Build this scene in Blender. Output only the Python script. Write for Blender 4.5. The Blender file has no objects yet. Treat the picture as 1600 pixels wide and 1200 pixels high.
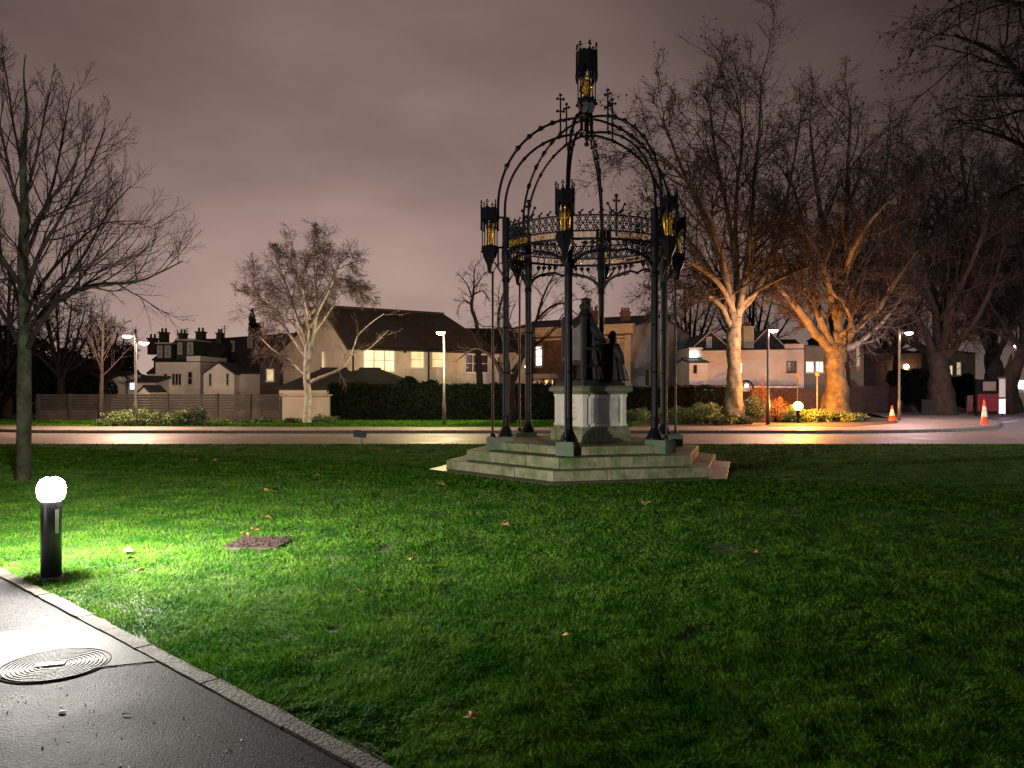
import bpy, math, random
import numpy as np
from mathutils import Vector, Matrix
R = math.radians
PI = math.pi
random.seed(7)
rng = np.random.default_rng(11)
C = bpy.context.scene.collection
sc = bpy.context.scene

# ---------------------------------------------------------------- camera, sky, exposure
H = 1.65; F = 1250.0; HY = 602.0
cam_d = bpy.data.cameras.new('camera'); cam = bpy.data.objects.new('camera', cam_d); C.objects.link(cam)
cam.location = (0, 0, H); cam.rotation_euler = (R(90), 0, 0)
cam_d.sensor_width = 36; cam_d.lens = 36 * F / 1600; cam_d.shift_y = (HY - 600) / 1600
cam_d.clip_start = .05; cam_d.clip_end = 3000
sc.camera = cam
sc.view_settings.view_transform = 'Standard'; sc.view_settings.look = 'None'
sc.view_settings.gamma = 1; sc.view_settings.exposure = 0.0
sc.render.engine = 'CYCLES'

w = bpy.data.worlds.new("World"); sc.world = w; w.use_nodes = True
nt = w.node_tree; nt.nodes.clear()
def N(t, **k):
    n = nt.nodes.new(t)
    for a, b in k.items(): setattr(n, a, b)
    return n
L = nt.links.new
out = N('ShaderNodeOutputWorld'); bg = N('ShaderNodeBackground'); L(bg.outputs[0], out.inputs[0])
tc = N('ShaderNodeTexCoord'); sep = N('ShaderNodeSeparateXYZ'); L(tc.outputs['Generated'], sep.inputs[0])
el = N('ShaderNodeValToRGB'); L(sep.outputs['Z'], el.inputs[0])          # night glow over the town, brightest low down
cr = el.color_ramp; cr.interpolation = 'B_SPLINE'
cr.elements[0].position = 0; cr.elements[0].color = (.35, .25, .218, 1)
cr.elements[1].position = 1; cr.elements[1].color = (.03, .023, .021, 1)
for p, c in ((.08, (.315, .217, .19, 1)), (.2, (.22, .15, .132, 1)), (.36, (.138, .094, .083, 1)), (.55, (.07, .048, .045, 1))):
    e = cr.elements.new(p); e.color = c
az = N('ShaderNodeValToRGB'); mx = N('ShaderNodeMapRange'); mx.inputs[1].default_value = -.6; mx.inputs[2].default_value = .7
L(sep.outputs['X'], mx.inputs[0]); L(mx.outputs[0], az.inputs[0])
cr = az.color_ramp; cr.interpolation = 'EASE'
cr.elements[0].position = 0; cr.elements[0].color = (.62, .62, .62, 1)
cr.elements[1].position = 1; cr.elements[1].color = (.15, .15, .145, 1)
for p, v in ((.3, 1.0), (.5, .92), (.66, .48), (.85, .21)):
    e = cr.elements.new(p); e.color = (v, v, v, 1)
bk = N('ShaderNodeMapRange'); bk.inputs[1].default_value = -.4; bk.inputs[2].default_value = .5; bk.inputs[3].default_value = .28; bk.inputs[4].default_value = 1
L(sep.outputs['Y'], bk.inputs[0])
mp = N('ShaderNodeMapping'); mp.inputs['Scale'].default_value = (1.3, 1.3, 3.4); mp.inputs['Rotation'].default_value = (0, .5, 0); L(tc.outputs['Generated'], mp.inputs[0])
nz = N('ShaderNodeTexNoise'); nz.inputs['Scale'].default_value = 2.2; nz.inputs['Detail'].default_value = 5; nz.inputs['Roughness'].default_value = .5; L(mp.outputs[0], nz.inputs[0])
nr = N('ShaderNodeMapRange'); nr.inputs[1].default_value = .3; nr.inputs[2].default_value = .7; nr.inputs[3].default_value = .76; nr.inputs[4].default_value = 1.24; L(nz.outputs[0], nr.inputs[0])
m1 = N('ShaderNodeMix', data_type='RGBA', blend_type='MULTIPLY'); m1.inputs[0].default_value = 1; L(el.outputs[0], m1.inputs[6]); L(az.outputs[0], m1.inputs[7])
v1 = N('ShaderNodeVectorMath', operation='SCALE'); L(m1.outputs[2], v1.inputs[0]); L(nr.outputs[0], v1.inputs[3])
v2 = N('ShaderNodeVectorMath', operation='SCALE'); L(v1.outputs[0], v2.inputs[0]); L(bk.outputs[0], v2.inputs[3])
L(v2.outputs[0], bg.inputs[0]); bg.inputs[1].default_value = 1.55

# ---------------------------------------------------------------- helpers
def gy(py, z=0): return (H - z) * F / (py - HY)
def PX(px, Y): return (px - 800) / F * Y
def PZ(py, Y): return H + (HY - py) / F * Y
def G(px, py, z=0):
    Y = gy(py, z); return Vector((PX(px, Y), Y, z))
def P3(px, py, Y): return Vector((PX(px, Y), Y, PZ(py, Y)))

MATS = {}
def mat(name, col, rough=.8, metal=0, var=.25, scale=6, bump=0, bscale=40, col2=None, emit=None, es=0, spec=.5, island=0, coat=0, trans=0, wave=None):
    if name in MATS: return MATS[name]
    m = bpy.data.materials.new(name); m.use_nodes = True; t = m.node_tree; b = t.nodes['Principled BSDF']; lk = t.links.new
    b.inputs['Roughness'].default_value = rough; b.inputs['Metallic'].default_value = metal
    b.inputs['Specular IOR Level'].default_value = spec
    b.inputs['Coat Weight'].default_value = coat; b.inputs['Coat Roughness'].default_value = .2
    g = t.nodes.new('ShaderNodeTexCoord')
    n = t.nodes.new('ShaderNodeTexNoise'); n.inputs['Scale'].default_value = scale; n.inputs['Detail'].default_value = 7; n.inputs['Roughness'].default_value = .62
    lk(g.outputs['Object'], n.inputs[0])
    r = t.nodes.new('ShaderNodeValToRGB'); lk(n.outputs[0], r.inputs[0])
    a = col; c2 = col2 or tuple(max(0, x * (1 + var)) for x in col)
    a = tuple(x * (1 - var) for x in col)
    r.color_ramp.elements[0].position = .35; r.color_ramp.elements[0].color = (*a, 1)
    r.color_ramp.elements[1].position = .66; r.color_ramp.elements[1].color = (*c2, 1)
    src = r.outputs[0]
    if island:
        ge = t.nodes.new('ShaderNodeNewGeometry'); mr = t.nodes.new('ShaderNodeMapRange'); mr.inputs[3].default_value = 1 - island; mr.inputs[4].default_value = 1 + island
        lk(ge.outputs['Random Per Island'], mr.inputs[0])
        vs = t.nodes.new('ShaderNodeVectorMath'); vs.operation = 'SCALE'; lk(src, vs.inputs[0]); lk(mr.outputs[0], vs.inputs[3]); src = vs.outputs[0]
    if wave:   # (scale, axis, dark factor): boards, courses
        mpn = t.nodes.new('ShaderNodeSeparateXYZ'); lk(g.outputs['Object'], mpn.inputs[0])
        mu = t.nodes.new('ShaderNodeMath'); mu.operation = 'MULTIPLY'; lk(mpn.outputs[wave[1]], mu.inputs[0]); mu.inputs[1].default_value = wave[0]
        fr = t.nodes.new('ShaderNodeMath'); fr.operation = 'FRACT'; lk(mu.outputs[0], fr.inputs[0])
        gt = t.nodes.new('ShaderNodeMapRange'); gt.inputs[1].default_value = .04; gt.inputs[2].default_value = .12; gt.inputs[3].default_value = wave[2]; gt.inputs[4].default_value = 1; lk(fr.outputs[0], gt.inputs[0])
        vs = t.nodes.new('ShaderNodeVectorMath'); vs.operation = 'SCALE'; lk(src, vs.inputs[0]); lk(gt.outputs[0], vs.inputs[3]); src = vs.outputs[0]
    lk(src, b.inputs['Base Color'])
    if bump:
        n2 = t.nodes.new('ShaderNodeTexNoise'); n2.inputs['Scale'].default_value = bscale; n2.inputs['Detail'].default_value = 5; lk(g.outputs['Object'], n2.inputs[0])
        bp = t.nodes.new('ShaderNodeBump'); bp.inputs['Strength'].default_value = bump; bp.inputs['Distance'].default_value = .02; lk(n2.outputs[0], bp.inputs['Height']); lk(bp.outputs[0], b.inputs['Normal'])
    if emit:
        b.inputs['Emission Color'].default_value = (*emit, 1); b.inputs['Emission Strength'].default_value = es
        if es < 3:   # curtains and furniture behind the glass vary the glow
            re = t.nodes.new('ShaderNodeMapRange'); re.inputs[1].default_value = .35; re.inputs[2].default_value = .65; re.inputs[3].default_value = .55 * es; re.inputs[4].default_value = 1.15 * es
            lk(n.outputs[0], re.inputs[0]); lk(re.outputs[0], b.inputs['Emission Strength'])
    if trans:
        b.inputs['Transmission Weight'].default_value = trans
    m.diffuse_color = (*col, 1)
    MATS[name] = m; return m

def tag(o, label=None, cat=None, group=None, kind=None):
    if label: o['label'] = label
    if cat: o['category'] = cat
    if group: o['group'] = group
    if kind: o['kind'] = kind
    return o
def empty(name, loc, label, cat, group=None, rz=0):
    o = bpy.data.objects.new(name, None); C.objects.link(o); o.location = loc; o.rotation_euler = (0, 0, rz); o.empty_display_size = .2
    return tag(o, label, cat, group)
def copy_tree(o, parent=None):
    c = o.copy(); C.objects.link(c)
    if parent: c.parent = parent
    for ch in o.children: copy_tree(ch, c)
    return c

class MB:
    def __init__(s, org=(0, 0, 0)): s.v = []; s.f = []; s.n = 0; s.o = Vector(org)
    def add(s, vs, fs):
        b = s.n; s.v.extend([tuple(x) for x in vs]); s.f.extend([tuple(b + i for i in f) for f in fs]); s.n += len(vs)
    def box(s, c, size, rz=0, M=None, bev=0):
        x, y, z = [q / 2 for q in size]
        vs = [Vector((a * x, b * y, d * z)) for d in (-1, 1) for a, b in ((-1, -1), (1, -1), (1, 1), (-1, 1))]
        m = M or Matrix.Rotation(rz, 3, 'Z')
        s.add([m @ q + Vector(c) for q in vs], [(3, 2, 1, 0), (4, 5, 6, 7), (0, 1, 5, 4), (1, 2, 6, 5), (2, 3, 7, 6), (3, 0, 4, 7)])
    def tube(s, pts, r, n=6, cap=True):
        pts = [Vector(p) for p in pts]; k = len(pts); rs = r if hasattr(r, '__len__') else [r] * k
        t0 = (pts[1] - pts[0]).normalized(); u = t0.orthogonal().normalized(); vs = []
        for i, p in enumerate(pts):
            t = (pts[min(i + 1, k - 1)] - pts[max(i - 1, 0)]).normalized()
            u = (u - t * u.dot(t)); u = u.normalized() if u.length > 1e-6 else t.orthogonal().normalized(); q = t.cross(u)
            for j in range(n):
                a = 2 * PI * j / n; vs.append(p + (u * math.cos(a) + q * math.sin(a)) * rs[i])
        fs = [(i * n + j, i * n + (j + 1) % n, (i + 1) * n + (j + 1) % n, (i + 1) * n + j) for i in range(k - 1) for j in range(n)]
        if cap: fs += [tuple(range(n - 1, -1, -1)), tuple((k - 1) * n + j for j in range(n))]
        s.add(vs, fs)
    def lathe(s, prof, n=24, c=(0, 0, 0), a0=0, cap=True, sx=1, sy=1):
        c = Vector(c); vs = []
        for r, z in prof:
            for j in range(n):
                a = a0 + 2 * PI * j / n; vs.append(c + Vector((r * math.cos(a) * sx, r * math.sin(a) * sy, z)))
        k = len(prof)
        fs = [(i * n + j, i * n + (j + 1) % n, (i + 1) * n + (j + 1) % n, (i + 1) * n + j) for i in range(k - 1) for j in range(n)]
        if cap: fs += [tuple(range(n - 1, -1, -1)), tuple((k - 1) * n + j for j in range(n))]
        s.add(vs, fs)
    def ball(s, c, r, n=8, sc_=(1, 1, 1)):
        s.lathe([(max(1e-4, r * math.sin(PI * i / n)), -r * math.cos(PI * i / n) * sc_[2]) for i in range(n + 1)], n + 2, c, sx=sc_[0], sy=sc_[1])
    def prism(s, poly, a, b, M=None):
        """poly (u,v) extruded along w from a to b; M maps (u,v,w) -> xyz (4x4)"""
        M = M or Matrix.Identity(4); n = len(poly)
        vs = [M @ Vector((u, v, a)) for u, v in poly] + [M @ Vector((u, v, b)) for u, v in poly]
        s.add(vs, [tuple(range(n - 1, -1, -1)), tuple(range(n, 2 * n))] + [(i, (i + 1) % n, n + (i + 1) % n, n + i) for i in range(n)])
    def quad(s, a, b, c, d): s.add([a, b, c, d], [(0, 1, 2, 3)])
    def slab(s, pts, th, down=True):
        """planar polygon pts thickened along its normal"""
        pts = [Vector(p) for p in pts]; n = (pts[1] - pts[0]).cross(pts[2] - pts[0]).normalized() * th
        k = len(pts); s.add(pts + [p - n for p in pts], [tuple(range(k)), tuple(range(2 * k - 1, k - 1, -1))] + [(i, k + i, k + (i + 1) % k, (i + 1) % k) for i in range(k)])
    def build(s, name, m, parent=None, smooth=False, label=None):
        me = bpy.data.meshes.new(name)
        me.from_pydata([tuple(Vector(p) - s.o) for p in s.v], [], s.f); me.validate(); me.update()
        me.materials.append(m)
        if smooth: me.polygons.foreach_set('use_smooth', [True] * len(me.polygons))
        o = bpy.data.objects.new(name, me); C.objects.link(o)
        if parent: o.parent = parent
        elif s.o.length > 0: o.location = s.o
        if label: o['label'] = label
        return o

def np_mesh(name, V, Fc, m, parent=None, smooth=False, org=None):
    """V (n,3) array, Fc list of int arrays (k faces, c corners)"""
    if org is not None: V = V - np.array(org)
    me = bpy.data.meshes.new(name)
    loops = np.concatenate([f.ravel() for f in Fc]).astype(np.int32)
    tot = np.concatenate([np.full(len(f), f.shape[1]) for f in Fc]).astype(np.int32)
    st = np.concatenate([[0], np.cumsum(tot)[:-1]]).astype(np.int32)
    me.vertices.add(len(V)); me.vertices.foreach_set('co', V.astype(np.float32).ravel())
    me.loops.add(len(loops)); me.loops.foreach_set('vertex_index', loops)
    me.polygons.add(len(tot)); me.polygons.foreach_set('loop_start', st); me.polygons.foreach_set('loop_total', tot)
    if smooth: me.polygons.foreach_set('use_smooth', np.ones(len(tot), bool))
    me.materials.append(m); me.update(calc_edges=True)
    o = bpy.data.objects.new(name, me); C.objects.link(o)
    if parent: o.parent = parent
    return o

def leaf_cloud(cent, size, m, name, parent=None, org=(0, 0, 0), flat=0, aspect=.5, core=None):
    """one small folded leaf per centre"""
    n = len(cent); d = rng.normal(size=(n, 3)); d[:, 2] *= 1 - flat; d /= np.linalg.norm(d, axis=1)[:, None] + 1e-9
    e = rng.normal(size=(n, 3)); e = np.cross(d, e); e /= np.linalg.norm(e, axis=1)[:, None] + 1e-9
    s = size * rng.uniform(.6, 1.4, n)[:, None]; up = np.cross(d, e)
    V = np.stack([cent - d * s, cent + e * s * aspect + up * s * .15, cent + d * s, cent - e * s * aspect + up * s * .15], 1).reshape(-1, 3)
    i = np.arange(n)[:, None] * 4
    return np_mesh(name, V, [np.concatenate([i + 0, i + 1, i + 2], 1), np.concatenate([i + 0, i + 2, i + 3], 1)], m, parent, org=org)

# ---------------------------------------------------------------- materials
IRON = mat('black_iron', (.005, .005, .007), .45, .0, .3, 12, .15, 60, spec=.16)
GOLD = mat('gilt', (.72, .42, .06), .35, .75, .35, 14, .3, 40)
STONE = mat('mossy_stone', (.38, .34, .23), .7, 0, .35, 3.6, .8, 14, col2=(.07, .11, .025))
STONE_T = mat('green_stone', (.15, .18, .12), .75, 0, .3, 5, .4, 30, col2=(.06, .11, .055))
MARBLE = mat('marble', (.56, .53, .46), .5, 0, .12, 2.5, .1, 25)
BRONZE = mat('dark_bronze', (.014, .014, .014), .6, .1, .4, 5, .2, 30, spec=.2)
BRONZE2 = mat('pale_bronze', (.09, .09, .085), .6, .2, .3, 5, .2, 30)
BARK = mat('bark_grey', (.018, .015, .013), .9, 0, .4, 3, .6, 30, spec=.08)
BARKG = mat('bark_green', (.03, .034, .02), .9, 0, .5, 5, .7, 25, spec=.1)
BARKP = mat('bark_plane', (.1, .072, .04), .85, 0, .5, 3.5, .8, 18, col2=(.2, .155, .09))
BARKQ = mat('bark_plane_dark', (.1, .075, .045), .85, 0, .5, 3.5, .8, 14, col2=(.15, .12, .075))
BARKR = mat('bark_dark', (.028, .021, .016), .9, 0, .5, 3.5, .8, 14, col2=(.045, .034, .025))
BARKB = mat('bark_birch', (.33, .29, .24), .75, 0, .35, 6, .5, 20, col2=(.46, .41, .34))
TWIG = mat('twig', (.016, .012, .011), .9, 0, .3, 3, spec=.08)
TWIGP = mat('twig_plane', (.026, .017, .012), .9, 0, .35, 2)
TWIGB = mat('twig_birch', (.1, .072, .064), .85, 0, .35, 2)
SEED = mat('dry_leaf', (.05, .033, .02), .9, 0, .3, 2, island=.4)
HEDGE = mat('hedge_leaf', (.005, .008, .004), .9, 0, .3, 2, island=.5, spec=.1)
SHRUB = mat('shrub_leaf', (.11, .16, .04), .6, 0, .3, 1.2, island=.5)
SHRUBD = mat('shrub_leaf_dark', (.045, .075, .03), .6, 0, .3, 1.2, island=.5)
BROWNH = mat('brown_hedge_leaf', (.17, .07, .025), .75, 0, .3, 1.2, island=.5)
SOIL = mat('soil', (.045, .032, .022), .95, 0, .5, 6, .6, 30)

# ---------------------------------------------------------------- ground, lawn, path, road
def sheet(name, pts, z, m, kind='structure', lab=None):
    mb = MB(); mb.add([(x, y, z) for x, y in pts], [tuple(range(len(pts)))])
    return tag(mb.build(name, m), lab, kind=kind)
GROUND = mat('far_ground', (.03, .032, .02), .95, 0, .4, .4)
sheet('ground', [(-900, -200), (900, -200), (900, 1500), (-900, 1500)], -.16, GROUND)
def asphalt(name, col, rough, fine, bstr, wet=.3):
    m = bpy.data.materials.new(name); m.use_nodes = True; t = m.node_tree; b = t.nodes['Principled BSDF']; lk = t.links.new
    g = t.nodes.new('ShaderNodeTexCoord')
    v = t.nodes.new('ShaderNodeTexVoronoi'); v.inputs['Scale'].default_value = fine; lk(g.outputs['Object'], v.inputs[0])
    n = t.nodes.new('ShaderNodeTexNoise'); n.inputs['Scale'].default_value = .9; n.inputs['Detail'].default_value = 8; n.inputs['Roughness'].default_value = .65; lk(g.outputs['Object'], n.inputs[0])
    n2 = t.nodes.new('ShaderNodeTexNoise'); n2.inputs['Scale'].default_value = fine * .7; n2.inputs['Detail'].default_value = 4; lk(g.outputs['Object'], n2.inputs[0])
    r = t.nodes.new('ShaderNodeMapRange'); r.inputs[3].default_value = .3; r.inputs[4].default_value = 2.0; lk(v.outputs['Color'], r.inputs[0])
    r2 = t.nodes.new('ShaderNodeMapRange'); r2.inputs[1].default_value = .3; r2.inputs[2].default_value = .7; r2.inputs[3].default_value = .75; r2.inputs[4].default_value = 1.25; lk(n.outputs[0], r2.inputs[0])
    mm = t.nodes.new('ShaderNodeMath'); mm.operation = 'MULTIPLY'; lk(r.outputs[0], mm.inputs[0]); lk(r2.outputs[0], mm.inputs[1])
    vs = t.nodes.new('ShaderNodeVectorMath'); vs.operation = 'SCALE'; vs.inputs[0].default_value = col; lk(mm.outputs[0], vs.inputs[3]); lk(vs.outputs[0], b.inputs['Base Color'])
    r3 = t.nodes.new('ShaderNodeMapRange'); r3.inputs[1].default_value = .35; r3.inputs[2].default_value = .65; r3.inputs[3].default_value = rough - wet / 2; r3.inputs[4].default_value = rough + wet / 2; lk(n.outputs[0], r3.inputs[0]); lk(r3.outputs[0], b.inputs['Roughness'])
    ad = t.nodes.new('ShaderNodeMath'); ad.operation = 'ADD'; lk(v.outputs['Distance'], ad.inputs[0]); lk(n2.outputs[0], ad.inputs[1])
    bp = t.nodes.new('ShaderNodeBump'); bp.inputs['Strength'].default_value = bstr; bp.inputs['Distance'].default_value = .006; lk(ad.outputs[0], bp.inputs['Height']); lk(bp.outputs[0], b.inputs['Normal'])
    b.inputs['Specular IOR Level'].default_value = {'path_asphalt': .012, 'path_patch': .02}.get(name, .5)
    MATS[name] = m; return m
PATHM = asphalt('path_asphalt', (.032, .031, .032), .68, 120, .45, .14)
PATCHM = asphalt('path_patch', (.022, .0215, .021), .62, 150, .4, .1)
ROADM = asphalt('road_asphalt', (.17, .135, .12), .6, 25, .35, .2)
PAVM = asphalt('pavement', (.2, .165, .145), .6, 30, .4, .15)
KERBM = mat('kerb_stone', (.16, .145, .125), .8, 0, .3, 8, .4, 40)
EDGEM = mat('edging_stone', (.075, .068, .058), .9, 0, .35, 9, .8, 60, spec=.1)
VERGEM = mat('verge_turf', (.05, .1, .015), .9, 0, .35, 1.5, .5, 60)

# path edge line in plan
EA = Vector((-4.61, 7.21)); EB = Vector((-.557, 3.48)); ed = (EB - EA).normalized(); en = Vector((ed.y, -ed.x))   # en points to the path side
if en.x > 0: en = -en
def epos(t, o=0): q = EA + ed * t + en * o; return q.x, q.y
LY = 22.6
lawn_poly = [epos(-30), (epos(-30)[0], LY), (60, LY), (60, -10), epos(22)]
sheet('lawn', lawn_poly, -.012, mat('lawn_turf', (.035, .05, .014), .95, 0, .5, 4, .8, 40))
sheet('path', [epos(-30, .1), epos(22, .1), (-14, -22), (-42, -6)], -.006, PATHM)
mb = MB(); t = -12.0
while t < 9:
    l = random.uniform(.82, 1.0); a = t + .008; b = t + l - .008; j = random.uniform(-.006, .006)
    q = [epos(a, -.0 + j), epos(b, -.0 + j), epos(b, .1), epos(a, .1)]; z = .004 + random.uniform(0, .01)
    nseg = 7; top = []
    for i in range(nseg): top.append((*epos(a + (b - a) * i / (nseg - 1), -.0 + j + random.uniform(-.006, .006)), z + random.uniform(-.002, .002)))
    bot = [(*epos(b - (b - a) * i / (nseg - 1), .1 + random.uniform(-.004, .004)), z) for i in range(nseg)]
    pl = top + bot; k = len(pl); mb.add(pl + [(x, y, -.1) for x, y, _ in pl], [tuple(range(k))[::-1]] + [(i, (i + 1) % k, k + (i + 1) % k, k + i) for i in range(k)]); t += l
tag(mb.build('path_edging', EDGEM), kind='structure')
# lighter resurfaced patch of the path and its joints
def inpath(px, py): g = G(px, py); return g.x, g.y
a = inpath(-60, 992); b = inpath(158, 966); c2 = inpath(262, 1030); d = inpath(-40, 1062)
sheet('path_patch', [a, b, c2, d][::-1] if False else [d, c2, b, a], -.002, PATCHM)
CRACK = mat('joint', (.008, .008, .008), .95)
mb = MB()
for s, e in ((a, b), (b, c2), (c2, d)):
    s = Vector(s); e = Vector(e); n_ = 26; L_ = [];
    for i in range(n_):
        q = s.lerp(e, i / (n_ - 1)); L_.append((q.x + random.uniform(-.006, .006), q.y + random.uniform(-.006, .006)))
    for p, q in zip(L_[:-1], L_[1:]):
        dd = (Vector(q) - Vector(p)).normalized(); w_ = Vector((-dd.y, dd.x)) * random.uniform(.003, .007)
        mb.quad((p[0] - w_.x, p[1] - w_.y, .001), (q[0] - w_.x, q[1] - w_.y, .001), (q[0] + w_.x, q[1] + w_.y, .001), (p[0] + w_.x, p[1] + w_.y, .001))
tag(mb.build('path_joint', CRACK), kind='structure')
# road, kerbs, pavement, verge
KY = 29.2
kerb = [(-60, KY + 3.4), (-24, KY + 2.6), (-19.6, KY + 1.0), (-17, KY + .15), (-14, KY), (0, KY), (12, KY), (14.5, KY + .3), (17, KY + 1.3), (19.6, KY + 3.3), (21.8, KY + 6.5), (24.5, KY + 13), (32, KY + 40)]
sheet('road', [(-70, LY - .5), (90, LY - .5), (90, 110), (30, 110), (22.5, KY + 12), (12, KY + 4), (-70, KY + 6)], -.1, ROADM)
mb = MB(); mb.box((0, LY + .05, -.06), (130, .12, .1)); tag(mb.build('near_kerb', KERBM), kind='structure')
sheet('pavement', kerb + [(28, KY + 40), (18.5, KY + 9.5), (12, KY + 4.6), (0, KY + 4.1), (-17, KY + 4.3), (-60, KY + 6.6)], 0, PAVM)
mb = MB()
for (x0, y0), (x1, y1) in zip(kerb[:-1], kerb[1:]):
    n_ = max(1, int(math.hypot(x1 - x0, y1 - y0) / .95))
    for i in range(n_):
        p = Vector((x0 + (x1 - x0) * i / n_, y0 + (y1 - y0) * i / n_)); q = Vector((x0 + (x1 - x0) * (i + 1) / n_, y0 + (y1 - y0) * (i + 1) / n_)); m_ = (p + q) / 2; d_ = q - p
        mb.box((m_.x, m_.y - .03, -.045 + random.uniform(-.003, .003)), (d_.length - .012, .13, .105), math.atan2(d_.y, d_.x))
tag(mb.build('far_kerb', KERBM), kind='structure')
VP = [(-17, KY + 3.4), (0, KY + 2.9), (5.5, KY + 3.0), (5.5, 44), (-40, 50), (-40, KY + 6.5), (-24, KY + 4.6)]
sheet('grass_verge', [(-17, KY + 2.9), (0, KY + 2.3), (6.2, KY + 2.3), (6.2, 44), (-40, 50), (-40, KY + 5.5), (-24, KY + 4.3)], .006, VERGEM)
sheet('planting_bed', [(6.2, KY + 4.0), (9, KY + 2.9), (13.5, KY + 2.6), (16.8, KY + 5.6), (18.6, KY + 10), (18.6, 60), (6.2, 60)], .010, SOIL)
sheet('back_ground', [(-200, KY + 12), (6.2, KY + 12), (18, KY + 14), (26, KY + 36), (200, KY + 44), (200, 300), (-200, 300)], -.004, GROUND)
tagm = mat('lane_paint', (.7, .7, .68), .5, 0, .15, 8)
for i, (x0, y0, x1, y1) in enumerate(((1498, 664, 1517, 665), (1556, 661, 1590, 657))):
    p = G(x0, y0, -.096); q = G(x1, y1, -.096); d_ = (q - p); n_ = Vector((-d_.y, d_.x, 0)).normalized() * .12
    mb = MB(); mb.quad(p - n_, q - n_, q + n_, p + n_); o = mb.build('road_marking', tagm); tag(o, kind='structure')

# ---------------------------------------------------------------- grass blades
GC = Vector((1.53, 16.4)); TH0 = R(16.4)      # canopy centre and rotation
def hexpt(r, k, dth=0): a = TH0 + R(60) * k + dth; return Vector((GC.x - r * math.sin(a), GC.y - r * math.cos(a)))
def in_hex(x, y, r):
    ok = np.ones(len(x), bool)
    for k in range(6):
        a = TH0 + R(60) * k + R(30); nx, ny = -math.sin(a), -math.cos(a)
        ok &= ((x - GC.x) * nx + (y - GC.y) * ny) < r * math.cos(R(30))
    return ok
def fbm(x, y, s, seed):
    rg = np.random.default_rng(seed); o = np.zeros_like(x); amp = 1
    for k in range(4):
        for _ in range(3):
            a = rg.uniform(0, 2 * PI); ph = rg.uniform(0, 6.28); fr = s * (1.9 ** k) * rg.uniform(.7, 1.4)
            o += amp * np.sin((x * math.cos(a) + y * math.sin(a)) * fr + ph + 1.3 * np.sin((x * math.sin(a) - y * math.cos(a)) * fr * .6))
        amp *= .62
    return o / 5
def blades(name, x, y, z0, m, hmean, wmul, lab, seed=1):
    n = len(x); rg = np.random.default_rng(seed)
    clump = fbm(x, y, 5.5, 3) * .5 + fbm(x, y, 16, 4) * .4
    h = hmean * rg.uniform(.55, 1.35, n) * np.clip(1 + .75 * clump, .35, 2.0)
    wd = (.0022 + .0016 * rg.random(n)) * wmul
    a = rg.uniform(0, 2 * PI, n); lean = rg.uniform(.25, 1.35, n); la = rg.uniform(0, 2 * PI, n) * .6 + fbm(x, y, 2.5, 9) * 4
    lx, ly = np.cos(la) * lean * h, np.sin(la) * lean * h; px, py = np.cos(a) * wd, np.sin(a) * wd
    z = np.full(n, z0) - .004
    V = np.empty((n, 5, 3))
    V[:, 0] = np.stack([x - px, y - py, z], 1); V[:, 1] = np.stack([x + px, y + py, z], 1)
    V[:, 2] = np.stack([x + px * .8 + lx * .35, y + py * .8 + ly * .35, z + h * .5], 1)
    V[:, 3] = np.stack([x - px * .8 + lx * .35, y - py * .8 + ly * .35, z + h * .5], 1)
    V[:, 4] = np.stack([x + lx, y + ly, z + h * .84], 1)
    i = np.arange(n)[:, None] * 5
    o = np_mesh(name, V.reshape(-1, 3), [np.concatenate([i, i + 1, i + 2, i + 3], 1), np.concatenate([i + 3, i + 2, i + 4], 1)], m)
    return tag(o, lab, 'grass', kind='stuff')
GRASS = mat('grass_blade', (.03, .155, .008), .7, 0, .45, 1.8, col2=(.085, .18, .018), island=.5, spec=.025)
tg_ = GRASS.node_tree; pb = tg_.nodes['Principled BSDF']; tl_ = tg_.nodes.new('ShaderNodeBsdfTranslucent'); mxs = tg_.nodes.new('ShaderNodeMixShader'); mxs.inputs[0].default_value = .25
tg_.links.new(pb.inputs['Base Color'].links[0].from_socket, tl_.inputs[0]); tg_.links.new(pb.outputs[0], mxs.inputs[1]); tg_.links.new(tl_.outputs[0], mxs.inputs[2]); tg_.links.new(mxs.outputs[0], tg_.nodes['Material Output'].inputs[0])
n = 900000
v = rng.random(n); Y = 1 / (1 / 3.0 * (1 - v) + 1 / 22.7 * v); Y = np.where(rng.random(n) < .3, rng.uniform(3, 22.6, n), Y)
X = rng.uniform(-.78, .78, n) * Y + rng.uniform(-.4, .4, n)
side = (X - EA.x) * (-en.x) + (Y - EA.y) * (-en.y)
fr_ = fbm(X * 3, Y * 3, 3, 21) * .035
ok = (side > .004 + fr_) & (Y < 22.55) & ~in_hex(X, Y, 3.08)
mc = G(405, 848); dx = X - mc.x; dy = Y - mc.y; ok &= ~((np.abs(dx) < .3 + .04 * np.sin(Y * 30)) & (np.abs(dy) < .3 + .05 * np.sin(X * 24)))
hc = G(518, 984); ok &= ((X - hc.x) ** 2 + (Y - hc.y) ** 2) > .05 ** 2
bare = fbm(X, Y, 3.2, 33) ; ok &= ~((bare > .74 - .25 * np.exp(-side / .5)) & (rng.random(n) < .8))
X = X[ok]; Y = Y[ok]
blades('lawn_grass', X, Y, -.012, GRASS, .034, np.clip(Y / 6, .85, 3.8), 'green mown lawn grass lit by the bollard')
n = 60000; Y = rng.uniform(KY + 2.4, 38.5, n); X = rng.uniform(-.7, .15, n) * Y; ok = (Y > np.interp(X, [-40, -24, -17, 0, 6], [KY + 5.5, KY + 4.4, KY + 2.95, KY + 2.35, KY + 2.35]))
blades('verge_grass', X[ok], Y[ok], .006, GRASS, .05, 7, 'short bright grass verge beyond the road')
mb = MB((mc.x, mc.y, 0))
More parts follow.
